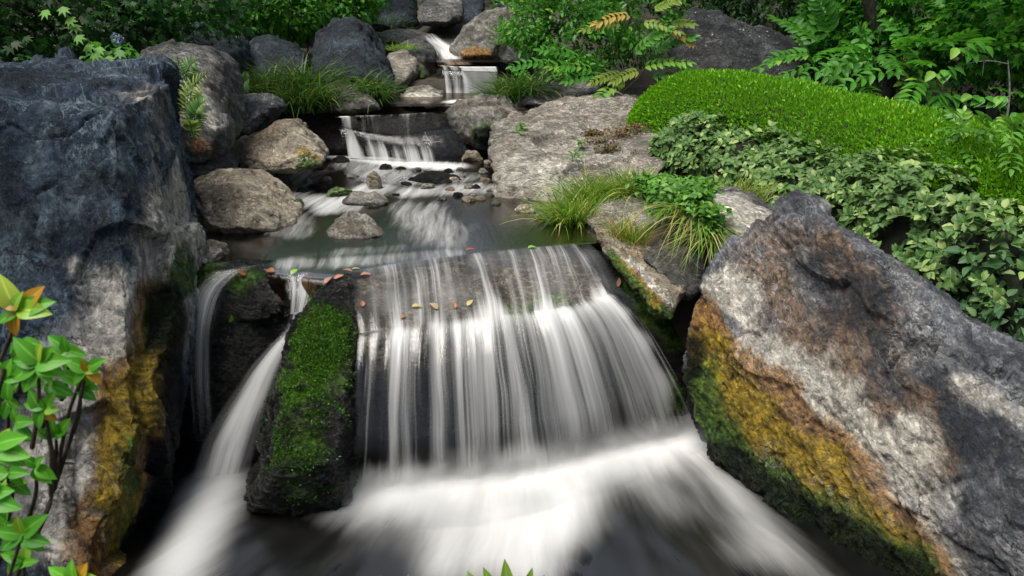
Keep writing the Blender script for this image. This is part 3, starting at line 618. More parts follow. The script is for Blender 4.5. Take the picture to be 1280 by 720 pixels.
def pool_mat(name, tint=(.42, .43, .36), su=5., sv=.7, K=.9, rough=.1, refl=.8, streak=1.7):
    k = NT(name); uv = k.n('ShaderNodeUVMap')
    w = k.vscale(k.vadd(k.noise(k.map(uv, sc=(.9, .5, 1)), 1.3, 3, col=True), (-.5, -.5, -.5)), .28)
    p = k.vadd(uv, w)
    a = k.noise(k.map(p, sc=(su, sv, 1)), 1, 4, .6); b = k.noise(k.map(p, loc=(4, 4, 2), sc=(su*3.5, sv*1.6, 1)), 1, 4, .6); c = k.noise(k.map(p, sc=(su*9, sv*3, 1)), 1, 3, .6)
    n = k.m_('ADD', k.m_('MULTIPLY', a, .6), k.m_('ADD', k.m_('MULTIPLY', b, .32), k.m_('MULTIPLY', c, .12)))
    f = k.attr('foam')
    x = k.m_('ADD', k.m_('MULTIPLY', k.m_('SUBTRACT', n, .52), streak), k.m_('MULTIPLY', k.m_('SUBTRACT', f, .5), K*2))
    al = k.m_('MULTIPLY', k.rmp(x, -.5, .65), k.rmp(f, .0, .25))
    nrm = k.bump(n, .22, .03)
    gl = k.n('ShaderNodeBsdfGlossy', {'Color': (1, 1, 1, 1), 'Roughness': rough, 'Normal': nrm})
    fr = k.m_('MULTIPLY', k.n('ShaderNodeFresnel', {'IOR': 1.33, 'Normal': nrm}), refl)
    base = k.mixs(fr, k.n('ShaderNodeBsdfTransparent', {'Color': (*tint, 1)}), gl)
    return k.done(k.mixs(al, base, water_white(k)))
M_VEIL = veil_mat('falling_water', 6.0, .22, 1.7, .05, .27)
M_VEIL2 = veil_mat('falling_water_thin', 11, .3, 1.5, .05, .24)
M_SMALL = veil_mat('falling_water_small', 10, .8, 1.5)
M_POOL = pool_mat('stream_water', (.36, .28, .21), 5, .7, .85, .16, .3)
M_PLUNGE = pool_mat('plunge_water', (.06, .08, .09), 2.4, .5, .72, .3, .12, .95)

def foam_field(G, items, soft=.0):
    V = G.reshape(-1, 3); a = np.zeros(len(V))
    for pts, r, wgt in items:
        P = [np.array(p) for p in pts]
        dd = np.min([seg_dist(V, P[i], P[i+1]) for i in range(len(P)-1)], 0) if len(P) > 1 else np.linalg.norm(V-P[0], axis=1)
        if wgt > 0: a = np.maximum(a, wgt*(1-sstep(soft*r, r, dd)))
        else: a = a*(1+wgt*(1-sstep(soft*r, r, dd)))
    return a.reshape(G.shape[:2])

# plunge pool
xs = np.linspace(-2.7, 3.0, 200); ys = np.linspace(2.9, 6.2, 130)
X, Y = np.meshgrid(xs, ys); G = np.stack([X, Y, 0*X], -1)
z0 = lambda u, v: pz(u, v, 0)
fo = foam_field(G, [([C_c[0], C_c[25], C_c[50], C_c[70], C_c[-1]], .5, .95), ([z0(560, 640), z0(560, 715)], .34, .8), ([z0(620, 640), z0(655, 715)], .42, .85), ([z0(490, 650), z0(460, 670)], .2, .3),
                     ([z0(720, 610), z0(690, 670)], .42, .9), ([z0(850, 565), z0(920, 622), z0(965, 700)], .28, .72), ([z0(930, 640), z0(990, 690), z0(1050, 750)], .3, .42), ([z0(790, 590), z0(850, 640)], .22, .5),
                     ([z0(274, 602), z0(262, 630), z0(245, 675), z0(215, 735)], .30, 1.15), ([z0(330, 720), z0(480, 690)], .18, .3), ([z0(900, 700), z0(760, 640)], .18, .3)])
for _ in range(60):                                                  # soft edges of long-exposure foam
    fp = np.pad(fo, 1, mode='edge'); fo = (fp[1:-1, 1:-1]*2+fp[:-2, 1:-1]+fp[2:, 1:-1]+fp[1:-1, :-2]+fp[1:-1, 2:])/6
O = np.array([.2, 7.6]); ang = np.arctan2(X-O[0], O[1]-Y); rad = np.hypot(X-O[0], Y-O[1])
uvp = np.stack([ang*3.2, rad], -1)
G[..., 2] = .06*fo**1.5*(1+.3*fbm(np.stack([ang*6, rad*1.2, 0*ang], -1).reshape(-1, 3), 5, 3).reshape(ang.shape))+.008*fbm(np.stack([ang*20, rad*2, 0*ang], -1).reshape(-1, 3), 6, 2).reshape(ang.shape)
tag(grid_sheet('plunge_pool_water', G, M_PLUNGE, None, uvp, {'foam': fo}), kind='structure')

# middle pool, from the foot of the second cascade to the lip
front = spl([pz(150, 338, 1.2), pz(290, 332, 1.2), pz(340, 336, 1.2), pz(412, 343, 1.2)]+[A_c[0], A_c[30], A_c[60], A_c[-1]]+[pz(790, 300, 1.2)], 130)
back = spl([np.array([-3.2, 10.7, 1.2]), np.array([-1.8, 10.7, 1.2]), np.array([-.2, 10.7, 1.2])], 130)
tt = np.concatenate([[0, .002], np.linspace(.006, 1, 148)])[:, None, None]
G = front[None]*(1-tt)+back[None]*tt
S_, T_ = np.meshgrid(np.linspace(0, 1, 130), tt[:, 0, 0])
roll = np.linspace(1, 0, 9)[:-1, None, None]                          # the water rolls over the edge
lf = 1-sstep(52, 57, np.arange(130.))[None, :, None]
rolled = G[:1]+np.concatenate([0*roll*lf, -(.16*np.sin(roll*1.5)*lf+.002*roll*(1-lf)), -(.20*(1-np.cos(roll*1.5))*lf+.12*roll*(1-lf))], -1)
G = np.concatenate([rolled, G], 0)
uvp = np.stack([G[..., 0]+.15*np.sin(G[..., 1]*1.1), G[..., 1]], -1)
mp = lambda u, v: pz(u, v, 1.2)
fo = foam_field(G, [([mp(430, 194), mp(490, 203), mp(560, 208)], .5, .72), ([mp(450, 205), mp(500, 225), mp(560, 222)], .8, .42), ([mp(520, 240), mp(600, 235)], .6, .5), ([mp(470, 235), mp(420, 260), mp(400, 250)], .55, .55),
                     ([mp(390, 215), mp(350, 250), mp(360, 290)], .5, .42), ([mp(520, 260), mp(560, 300)], .7, .42), ([mp(360, 330), mp(460, 326), mp(560, 316)], .35, .40), ([mp(400, 318), mp(500, 310)], .3, .3), ([mp(640, 300), mp(700, 285)], .5, -.8), ([mp(600, 270), mp(680, 270)], .35, -.6), ([mp(300, 300), mp(330, 310)], .3, -.7)], .1)
G[..., 2] += .012*fo*fbm(np.stack([uvp[..., 0]*4, uvp[..., 1]*1.2, 0*fo], -1).reshape(-1, 3), 8, 3).reshape(fo.shape)
tag(grid_sheet('middle_pool_water', G, M_POOL, None, uvp, {'foam': fo}), kind='structure')

# upper pool and the pool above the third fall
def flat_pool(name, corners, z, foam):
    a, b, c, d = [np.array(p, float) for p in corners]
    s = np.linspace(0, 1, 60)[None, :, None]; t = np.linspace(0, 1, 60)[:, None, None]
    G = (a*(1-s)+b*s)*(1-t)+(d*(1-s)+c*s)*t; G = np.concatenate([G, np.full(G.shape[:2]+(1,), z)], -1)
    fo = foam_field(G, foam, .1)
    return tag(grid_sheet(name, G, M_POOL, None, G[..., [0, 1]], {'foam': fo}), kind='structure')
u1 = lambda u, v: pz(u, v, 1.78)
flat_pool('upper_pool_water', [(-4.2, 10.85), (-.4, 10.85), (.2, 12.95), (-3.2, 12.95)], 1.78, [([u1(430, 142), u1(540, 137)], .5, .3), ([u1(575, 127), u1(605, 125)], .4, .85), ([u1(480, 128), u1(540, 128)], .5, .28)])
u2 = lambda u, v: pz(u, v, 2.2)
flat_pool('headwater', [(-1.4, 12.92), (.1, 12.92), (-.2, 15.2), (-2.2, 15.2)], 2.2, [([u2(560, 80), u2(600, 84)], .7, .55)])

def fall_path(A, B, C, nt, tl):
    """rows of points from the pool edge A over the lip B, then along a thrown curve to C"""
    rows = []; n1 = int(nt*tl)
    for i in range(n1):
        t = i/n1; P = A*(1-t)+B*t; P[:, 2] = A[:, 2]-(A[:, 2]-B[:, 2])*t**2.1; rows.append(P)     # rounded over the lip
    for i in range(nt-n1):
        t = i/(nt-n1-1); P = B+(C-B)*np.array([1, 1, 0])*t; z = B[:, 2]+(C[:, 2]-B[:, 2])*(.30*t+.70*t*t); P[:, 2] = z; rows.append(P)
    return np.stack(rows)
def arc_uv(G):
    v = np.cumsum(np.linalg.norm(np.diff(G, axis=0, prepend=G[:1]), axis=2), 0)
    u = np.cumsum(np.linalg.norm(np.diff(G, axis=1, prepend=G[:, :1]), axis=2), 1)
    return np.stack([np.broadcast_to(u[u.shape[0]//3][None], v.shape), v], -1)
wf = empty('waterfall', tuple((C_c[45]))); wf_loc = np.array(wf.location)
tag(wf, 'wide main waterfall falling as a silky white curtain into the plunge pool', 'waterfall')
def under(o, root):
    o.parent = root; o.matrix_parent_inverse = root.matrix_world.inverted() if False else o.matrix_parent_inverse
    o.location = -np.array(root.location); return o
G = fall_path(A_c+np.array([-.01, .06, .004]), B_n, C_c, 80, .3); nt = 80; n1 = 24; NR = 80
ripple = .018*gn(np.stack([np.linspace(0, 26, NS), np.zeros(NS), np.zeros(NS)], 1), 4)
tcol = np.clip((np.arange(NR)-n1)/(nt-n1-1), 0, 1)[:, None]
G[..., 1] += ripple[None]*np.minimum(1, tcol*4)
sN = np.linspace(0, 1, NS)[None]
dn = np.zeros((NR, NS)); teeth = (.035*gn(np.stack([np.linspace(0, 40, NS), np.zeros(NS), np.zeros(NS)], 1), 2)+.075*gn(np.stack([np.linspace(0, 7, NS), np.zeros(NS), np.zeros(NS)], 1), 3))[None]
tr = (np.arange(NR)/nt)[:, None]
lipm = sstep(.25, .36, tr+teeth)
film = .455+.07*gn(np.stack([np.repeat(np.linspace(0, 6, NS)[None], NR, 0), np.repeat(tr*5, NS, 1), np.zeros((NR, NS))], -1).reshape(-1, 3), 9).reshape(NR, NS)
body = .56+.12*gn(np.stack([np.linspace(0, 23, NS), np.zeros(NS), np.zeros(NS)], 1), 31)[None]+.20*gn(np.stack([np.linspace(0, 9, NS), np.zeros(NS), np.zeros(NS)], 1), 12)[None]-.12*(1-sN)**2.5+.10*sstep(.82, 1, sN)+.12*sstep(.8, 1, tcol)-.06*tcol+.05*sstep(.3, 0, tcol)
dn = film*(1-lipm)+body*lipm
dn *= sstep(0, .03, tr+.02)*(1-sstep(.995, 1.01, sN)*.5)
wob = .035*gn(np.stack([tr.ravel()*7, 0*tr.ravel(), 0*tr.ravel()], 1), 6)[:, None]
edge = sstep(-.01, .05, sN+wob*.5)*sstep(1.02, .90, sN+wob); dn = dn*edge
cut = np.clip(sstep(.74, 1.0, tcol+.10*gn(np.stack([np.linspace(0, 17, NS), np.zeros(NS), np.zeros(NS)], 1), 15)[None])+sstep(.03, 0, tr)+0*sN, 0, 1)
curt = grid_sheet('curtain', G, M_VEIL, None, arc_uv(G), {'dens': dn, 'cut': cut, 'milk': np.clip((1-lipm)*(.20+.42*gn(np.stack([np.repeat(np.linspace(0, 8, NS)[None], NR, 0).ravel(), np.repeat(tr*7, NS, 1).ravel(), np.zeros(NR*NS)], 1), 21).reshape(NR, NS))*(1-sstep(.03, 0, tr))*edge, 0, 1)}); under(curt, wf)
G2 = G.copy()[n1-1:]; G2[..., 1] -= (.015+.07*np.linspace(0, 1, len(G2)))[:, None]; G2[..., 2] += .005
t2 = np.linspace(0, 1, len(G2))[:, None]
d2 = (.33+.10*np.sin(sN*13+1)+.05*np.sin(sN*37)+.3*sstep(.8, 1, t2))*sstep(0, .06, t2)*sstep(0, .06, sN)*sstep(1., .96, sN)
strands = grid_sheet('strands', G2, M_VEIL2, None, arc_uv(G2)+np.array([3.3, 1.7]), {'dens': d2, 'cut': sstep(.7, 1, t2)+0*d2}); under(strands, wf)

def ribbon(path, widths, mat, name, root, dens, n=60, m=24, bulge=.25, edge=.35, cross=(1, .25, 0), uoff=0., tail=1.):
    P = spl(path, n); W = np.interp(np.linspace(0, 1, n), np.linspace(0, 1, len(widths)), widths)
    c = np.array(cross, float); c /= np.linalg.norm(c); s = np.linspace(-1, 1, m)
    G = P[:, None]+c[None, None]*(W[:, None]*.5*s[None])[..., None]
    G[..., 1] += (bulge*W[:, None]*.5*(s[None]**2)); G[..., 2] -= .0
    D = np.interp(np.linspace(0, 1, n), np.linspace(0, 1, len(dens)), dens)[:, None]*(1-.35*sstep(1-edge, 1.0, np.abs(s))[None])
    tq = np.linspace(0, 1, n)[:, None]; wv = .22*gn(np.stack([tq.ravel()*6, 0*tq.ravel(), 0*tq.ravel()+uoff], 1), 9)[:, None]
    cutr = np.clip(sstep(1-edge, .98, np.abs(s[None]+wv))+(sstep(tail, 1, tq) if tail < 1 else 0*tq), 0, 1); cutr[:, 0] = cutr[:, -1] = 1
    o = grid_sheet(name, G, mat, None, arc_uv(G)+np.array([uoff, uoff]), {'dens': D, 'cut': cutr})
    if root: under(o, root)
    return o
ch = empty('waterfall', tuple(pz(240, 690, 0)))
tag(ch, 'narrow bright side fall slanting down left of the mossy rock', 'waterfall')
ribbon([pz(381, 337, 1.22), px(380, 346, 5.62), px(378, 366, 5.52), px(374, 392, 5.42)], [.36, .33, .26, .2], M_SMALL, 'top_spill', ch, [.3, .48, .52, .5], bulge=.1, edge=.5)
ribbon([px(374, 390, 5.42), px(366, 412, 5.36), px(345, 440, 5.25), px(315, 490, 5.08), px(288, 550, 4.88), px(268, 610, 4.68), px(252, 660, 4.45), px(225, 725, 3.9)], [.18, .16, .22, .36, .50, .54, .66, .85], M_SMALL, 'slanting_stream', ch, [.55, .62, .68, .64, .62, .66, .78, .85], bulge=.3, edge=.9, uoff=4, tail=.82)
ribbon([px(352, 436, 5.3), px(330, 490, 5.16), px(305, 560, 4.95), px(285, 630, 4.75)], [.1, .26, .36, .3], M_VEIL2, 'thin_side_film', ch, [.3, .44, .4, .3], bulge=.2, edge=.9, uoff=8, tail=.6)
vl = empty('waterfall', tuple(px(258, 600, 5.0)))
tag(vl, 'faint bluish veil of water over the dark round rock at far left', 'waterfall')
ribbon([px(322, 331, 5.66), px(288, 339, 5.56), px(260, 364, 5.44), px(250, 406, 5.34), px(248, 460, 5.28), px(252, 530, 5.16), px(264, 610, 5.0)], [.36, .38, .34, .30, .30, .32, .34], M_VEIL2, 'veil', vl, [.3, .46, .52, .52, .5, .48, .46], bulge=.15, edge=.95, uoff=12, tail=.7)

def cascade(label, A, B, C, mat, dens, nt=44, n=50, tl=.42, name='curtain'):
    root = empty('waterfall', tuple(np.mean(C, 0))); tag(root, label, 'waterfall')
    A, B, C = spl(A, n), spl(B, n), spl(C, n)
    G = fall_path(A, B, C, nt, tl); s = np.linspace(0, 1, n)[None]; t = np.linspace(0, 1, nt)[:, None]
    D = dens(s, t)*sstep(0, .05, s)*sstep(1, .95, s)
    G[..., 1] += .02*gn(np.stack([np.linspace(0, 12, n), np.zeros(n), np.zeros(n)], 1), 3)[None]*t
    under(grid_sheet(name, G, mat, None, arc_uv(G), {'dens': D}), root); return root
c2 = cascade('low second cascade sliding over a greenish wet dome of rock', [pz(418, 147, 1.79), pz(450, 145, 1.79), pz(500, 143, 1.79), pz(545, 140, 1.79), pz(566, 143, 1.79)],
        [px(424, 158, 10.42), px(455, 165, 10.28), px(500, 170, 10.18), px(545, 163, 10.3), px(578, 160, 10.46)],
        [px(430, 196, 10.2), px(470, 201, 10.08), px(510, 205, 9.98), px(560, 204, 10.0), px(592, 200, 10.2)], M_SMALL,
        lambda s, t: np.clip(.36+.05*np.sin(s*23+1)+.04*np.sin(s*61)+.24*np.exp(-((s-.10)/.05)**2)+.14*sstep(.6, .9, t)*sstep(.75, .65, s)-.14*sstep(.70, .85, s)+.08*sstep(.25, .05, t), 0, 1)+0*t)
c3 = cascade('small bright third fall dropping between rocks upstream', [pz(548, 82, 2.21), pz(580, 84, 2.21), pz(622, 84, 2.21)], [px(552, 88, 12.62), px(585, 89, 12.6), px(624, 90, 12.65)],
        [px(556, 124, 12.45), px(588, 126, 12.42), px(624, 123, 12.5)], M_SMALL, lambda s, t: .49+.22*sstep(.3, .6, s)+.1*np.sin(s*30)+.15*sstep(.8, 1, t))
g4 = empty('waterfall', tuple(px(560, 80, 13.5)))
tag(g4, 'narrow white torrent coming out of the dark gorge at the top', 'waterfall')
ribbon([px(536, 42, 15.0), px(543, 50, 14.7), px(556, 60, 14.3), px(562, 71, 13.8), px(572, 81, 13.0)], [.35, .5, .6, .55, .8], M_SMALL, 'torrent', g4, [.45, .58, .62, .6, .52], bulge=-.2, edge=.8)

# spray hanging over the foot of the fall
k = NT('spray'); zz = k.n('ShaderNodeSeparateXYZ', {0: k.pos()}, 2)
dz = k.m_('MULTIPLY', k.rmp(zz, .0, .30, 1., 0.), k.rmp(k.noise(k.pos(), 3.2, 3), .36, .62))
M_SPRAY = k.done(vol=k.n('ShaderNodeVolumePrincipled', {'Color': (.95, .96, .96, 1), 'Density': k.m_('MULTIPLY', dz, 3.4), 'Anisotropy': .1}))
bm = bmesh.new()
rings = []
for i, c in enumerate(C_c[::8]):
    w = .05+.30*math.sin(math.pi*min(1, (i+.6)/(len(C_c[::8])+.2)))
    rings.append([bm.verts.new(tuple(c+np.array([.25*w*math.cos(a), -.12+w*1.15*math.cos(a), .02+(.42*math.sin(a) if math.sin(a) > 0 else .03*math.sin(a))]))) for a in np.linspace(0, 2*math.pi, 15)[:-1]])
for a, b in zip(rings[:-1], rings[1:]):
    for j in range(14): bm.faces.new((a[j], a[(j+1) % 14], b[(j+1) % 14], b[j]))
bm.faces.new(rings[0][::-1]); bm.faces.new(rings[-1]); bmesh.ops.recalc_face_normals(bm, faces=bm.faces)
me = bpy.data.meshes.new('mist'); bm.to_mesh(me); bm.free()
tag(new_obj('mist', me, M_SPRAY), kind='stuff', label='white spray over the foot of the main waterfall')

# ------------------------------------------------------------------ foliage materials
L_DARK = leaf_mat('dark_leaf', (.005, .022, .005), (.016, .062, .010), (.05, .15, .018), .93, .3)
L_MAPLED = leaf_mat('shaded_maple_leaf', (.005, .026, .005), (.016, .068, .010), (.05, .20, .02), .92, .3, vein=.1, spec=.15)  # the left maple's shade is put into this darker leaf colour
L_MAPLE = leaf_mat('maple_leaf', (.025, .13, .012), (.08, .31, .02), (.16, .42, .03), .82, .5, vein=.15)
L_SHRUB = leaf_mat('shrub_leaf', (.03, .13, .014), (.085, .29, .025), (.20, .38, .04), .9, .4)
L_YEL = leaf_mat('yellowing_leaf', (.09, .17, .02), (.24, .30, .04), (.42, .26, .06), .8, .4)
L_HEDGE = leaf_mat('clipped_hedge_leaf', (.07, .215, .009), (.175, .44, .016), (.32, .56, .03), .85, .4, vein=0, var=.2)
L_SAGE = leaf_mat('sage_leaf', (.034, .092, .020), (.115, .205, .052), (.24, .32, .10), .82, .25, rough=.5, vein=.35, spec=.22)
L_SAGE2 = leaf_mat('deep_green_leaf', (.018, .055, .02), (.06, .13, .045), (.14, .22, .09), .85, .25, rough=.5, vein=.35, spec=.22)
L_GRASS = leaf_mat('grass_blade', (.016, .056, .009), (.066, .155, .018), (.24, .26, .05), .86, .3, vein=0)
L_GRASSL = leaf_mat('light_grass_blade', (.07, .19, .015), (.20, .36, .035), (.46, .42, .12), .78, .35, vein=0)
L_STRAW = leaf_mat('straw_blade', (.22, .24, .05), (.42, .40, .13), (.50, .42, .20), .7, .35, vein=0)
L_DRY = leaf_mat('dry_orange_blade', (.24, .12, .02), (.42, .26, .04), None, .9, .3, vein=0)
L_WEED = leaf_mat('weed_leaf', (.05, .15, .018), (.12, .30, .04), (.2, .36, .06), .85, .35)
L_FERN = leaf_mat('fern_leaf', (.035, .13, .025), (.09, .24, .04), (.20, .30, .06), .8, .4, vein=0)
L_FERNY = leaf_mat('yellow_fern_leaf', (.14, .24, .03), (.26, .36, .06), None, .8, .4, vein=0)
L_BROWN = leaf_mat('withered_leaf', (.07, .028, .010), (.22, .10, .03), None, .9, .2, vein=0)
L_REDW = leaf_mat('red_creeper_leaf', (.06, .03, .012), (.15, .08, .025), (.10, .15, .03), .7, .2, vein=0)
L_FRONT = leaf_mat('young_glossy_leaf', (.04, .20, .014), (.12, .37, .025), (.22, .40, .04), .88, .4, rough=.42, vein=.4, var=.45)
L_FRONTY = leaf_mat('young_yellow_leaf', (.18, .34, .02), (.36, .44, .06), None, .9, .4, rough=.3, vein=.4, var=.1)
L_FRONTO = leaf_mat('young_orange_leaf', (.26, .12, .012), (.42, .24, .02), None, .9, .4, rough=.3, vein=.4, var=.1)
L_MOSS = leaf_mat('moss_tuft', (.018, .07, .005), (.075, .20, .010), (.26, .32, .03), .9, .25, vein=0, var=.4)
L_CORE = plain_mat('twig_core', (.005, .008, .003), (.016, .018, .008), 14)
L_BLUE = leaf_mat('blue_petal', (.12, .16, .32), (.24, .28, .48), None, .9, .3, vein=0)

def ell_leaves(L, rs, c, rad, n, t, size, dark=0., seed=1, thr=-.1, droop=.3, clump=2.2, shell=.35, szv=.3):
    """n leaves through an ellipsoid, thinned into clumps by noise"""
    c = np.array(c, float); rad = np.array(rad, float)
    k = int(n*2.4); d = rdir(rs, k); r = rs.uniform(shell, 1, k)**.6
    P = c+d*r[:, None]*rad*(1+.22*gn(d*2.1+seed, seed)[:, None])
    keep = fbm(P*clump, seed+5, 2) > thr
    P, d = P[keep][:n], d[keep][:n]; m = len(P)
    ax = d*.8+rs.normal(0, .7, (m, 3)); ax[:, 2] -= droop
    nr = np.array([0, 0, 1.])+d*.5+rs.normal(0, .45, (m, 3)); 
    L.add(t, P, ax, nr, size*(1+szv*rs.normal(size=m)).clip(.5, 1.7), np.clip(rs.uniform(0, 1, m)-dark, 0, 1))
def plant(name, label, cat, blobs, mat, t, size, trunks=(), group=None, seed=1, thr=-.1, part='crown', tpart='trunk', tmat=None, droop=.3, clump=2.2, r0=.05, shell=.35, extra=None):
    """blobs: (u, v, Y, half-width px, half-height px, depth m, leaves); trunks: lists of (u, v, Y) from the ground up"""
    rs = np.random.RandomState(seed)
    b = blobs[0]; base = px(b[0], b[1], b[2]); base[2] = ground(base[0], base[1])
    root = empty(name, tuple(base)); tag(root, label, cat, group)
    L = Leaves()
    for i, (u, v, Y, hu, hv, dY, n) in enumerate(blobs):
        c = px(u, v, Y); dp = proj(c)[2]
        ell_leaves(L, rs, c, (hu/FOC*dp, dY, hv/FOC*dp), n, t, size, seed=seed+i, thr=thr, droop=droop, clump=clump, shell=shell)
    if extra: extra(L, rs)
    under(L.build(part, mat), root)
    if trunks:
        stems = []
        for tr in trunks:
            if tr[0] == 'b': stems[-1].add([px(*q) for q in tr[1:]], r0*.5, r0*.15, 6, 5); continue
            T = Tubes(); stems.append(T)
            pts = [px(*q) for q in tr]; g = pts[0].copy(); g[2] = ground(g[0], g[1])-.1
            T.add([g]+pts, r0, r0*.3, 7, 5)
        for T in stems: under(T.build(tpart, tmat or M_BARK), root)
    return root
def compound(L, rs, base, d, nrm, length, pairs, ls, t, rnd):
    """a pinnate leaf: leaflets in pairs along a drooping midrib"""
    d = np.array(d, float)/np.linalg.norm(d); nrm = np.array(nrm, float); s = np.cross(d, nrm); s /= np.linalg.norm(s)+1e-9; nz = np.cross(s, d)
    P, D, Nn = [], [], []
    for i in range(pairs):
        t_ = (i+1)/(pairs+.3); q = base+d*length*t_-np.array([0, 0, 1])*length*.22*t_*t_
        dd = d-np.array([0, 0, .44])*t_
        for sg in (-1, 1):
            P.append(q); D.append(dd*.55+s*sg*.85); Nn.append(nz+s*sg*.1)
    P.append(base+d*length-np.array([0, 0, .22])*length); D.append(d-np.array([0, 0, .4])); Nn.append(nz)
    m = len(P); sz = np.full(m, ls); sz[-3:] *= .8
    L.add(t, np.array(P), np.array(D)+rs.normal(0, .08, (m, 3)), np.array(Nn)+rs.normal(0, .15, (m, 3)), sz, np.clip(rnd+rs.normal(0, .08, m), 0, 1))
def compounds(blobs, n_, length, pairs, ls, t=T_OVAL, rnd=None):
    def f(L, rs):
        for (u, v, Y, hu, hv, dY, n) in blobs:
            c = px(u, v, Y); dp = proj(c)[2]; rad = np.array((hu/FOC*dp, dY, hv/FOC*dp))
            for _ in range(n):
                q = rdir(rs, 1)[0]; p = c+q*rad*rs.uniform(.5, 1)
                compound(L, rs, p, q*.7+rs.normal(0, .35, 3)+np.array([0, -.35, .1]), np.array([0, -.25, 1])+rs.normal(0, .2, 3), length*rs.uniform(.7, 1.25), pairs, ls*rs.uniform(.8, 1.15), t, rs.uniform(0, 1) if rnd is None else rnd)
    return f

# ------------------------------------------------------------------ trees and shrubs behind (Y 8 m and more)
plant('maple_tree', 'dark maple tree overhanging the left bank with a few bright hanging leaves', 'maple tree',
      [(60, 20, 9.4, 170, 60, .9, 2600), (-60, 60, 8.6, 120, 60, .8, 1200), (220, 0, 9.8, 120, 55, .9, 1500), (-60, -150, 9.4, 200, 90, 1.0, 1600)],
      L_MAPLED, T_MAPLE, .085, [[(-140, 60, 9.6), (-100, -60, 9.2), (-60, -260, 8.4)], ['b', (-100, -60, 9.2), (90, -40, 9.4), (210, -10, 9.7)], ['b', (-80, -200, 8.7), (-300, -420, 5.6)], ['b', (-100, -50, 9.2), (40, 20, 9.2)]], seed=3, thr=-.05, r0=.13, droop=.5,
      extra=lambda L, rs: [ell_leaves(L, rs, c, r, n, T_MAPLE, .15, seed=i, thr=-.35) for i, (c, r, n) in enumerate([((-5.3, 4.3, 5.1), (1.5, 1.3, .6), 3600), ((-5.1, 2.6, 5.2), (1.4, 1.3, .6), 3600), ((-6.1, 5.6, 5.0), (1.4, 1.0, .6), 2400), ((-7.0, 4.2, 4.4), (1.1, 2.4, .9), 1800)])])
rs = np.random.RandomState(8)
hang = empty('maple_branch', tuple(px(115, 60, 7.6))); tag(hang, 'thin maple twig with fresh light green leaves above the dark block', 'maple twig')
L = Leaves()
for (u, v) in [(117, 66), (130, 77), (125, 58), (135, 70), (108, 56), (96, 44), (60, 12), (85, 22), (78, 8), (140, 80), (150, 62), (92, 30)]:
    L.add(T_MAPLE, [px(u, v, 7.5+rs.uniform(-.1, .1))], [np.array([rs.uniform(-.6, .6), -.5, -.6])], np.array([[rs.uniform(-.2, .2), -.7, .7]]), .12, np.array([rs.uniform(.8, 1)]))
under(L.build('foliage', L_MAPLE), hang)
T = Tubes(); T.add([px(30, -60, 7.9), px(70, 0, 7.6), px(100, 40, 7.55), px(130, 72, 7.5)], .012, .003, 5, 4); under(T.build('twig', M_BARK), hang)
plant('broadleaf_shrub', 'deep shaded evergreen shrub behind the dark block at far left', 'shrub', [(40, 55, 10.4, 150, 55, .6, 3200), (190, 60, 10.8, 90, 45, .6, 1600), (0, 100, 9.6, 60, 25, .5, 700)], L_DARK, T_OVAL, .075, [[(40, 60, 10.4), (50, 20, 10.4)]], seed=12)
hy = empty('hydrangea', tuple(px(146, 70, 8.6))); tag(hy, 'small plant with a pale blue flower head at the back of the dark block', 'hydrangea')
L = Leaves(); ell_leaves(L, rs, px(146, 48, 8.5), (.05, .045, .05), 110, T_WIDE, .024, shell=.7, thr=-9); under(L.build('flower_head', L_BLUE), hy)
L = Leaves(); ell_leaves(L, rs, px(140, 70, 8.5), (.26, .2, .14), 120, T_WIDE, .09, thr=-9); under(L.build('foliage', L_SHRUB), hy)
plant('leafy_shrub', 'dense green shrub at the top left behind the rounded boulders', 'shrub', [(270, 12, 13.2, 90, 40, .6, 3400), (340, 8, 13.6, 70, 36, .6, 2600), (300, -60, 13, 160, 50, 1, 2500)], L_SHRUB, T_OVAL, .085, [[(280, 70, 13.2), (285, 10, 13.2)], [(335, 70, 13.5), (330, 10, 13.5)], [(360, 70, 13.4), (362, 0, 13.4)]], seed=21, r0=.03)
plant('young_tree', 'thin-stemmed young tree with yellowish green leaves above the tall blue-black boulder', 'young tree', [(420, 5, 14.6, 60, 30, .6, 1900), (380, 22, 14.2, 40, 30, .5, 900), (450, -25, 14.6, 60, 40, .6, 1200)], L_SHRUB, T_WIDE, .085,
      [[(365, 60, 14.2), (372, 20, 14.2)], [(400, 60, 14.4), (405, 5, 14.4), (408, -40, 14.4)], [(433, 40, 14.6), (438, 0, 14.6), (440, -40, 14.6)], [(385, 60, 14.3), (388, 10, 14.3)]], seed=23, r0=.022, thr=.0)
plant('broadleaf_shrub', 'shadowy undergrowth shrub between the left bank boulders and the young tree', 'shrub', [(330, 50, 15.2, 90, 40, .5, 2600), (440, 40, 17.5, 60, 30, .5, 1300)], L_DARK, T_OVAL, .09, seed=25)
b1 = [(720, 30, 12.4, 85, 65, .8, 4200), (660, 20, 12.8, 40, 45, .7, 1700), (790, 20, 12.8, 70, 60, .7, 2800), (720, -60, 13.2, 150, 50, .7, 1300), (700, 85, 11.9, 60, 22, .4, 1100)]
plant('leafy_shrub', 'big bushy shrub above the flat brown rock with fresh green leaves', 'shrub', b1, L_SHRUB, T_OVAL, .075, [[(720, 90, 12.2), (715, 30, 12.3)], [(760, 90, 12.2), (790, 20, 12.5)], [(690, 90, 12.3), (665, 20, 12.6)]], seed=31, r0=.03, thr=-.02)
nd = empty('nandina', tuple(px(770, 112, 11.4))); tag(nd, 'feathery nandina with yellow and orange leaf tips beside the speckled boulder', 'nandina')
L = Leaves()
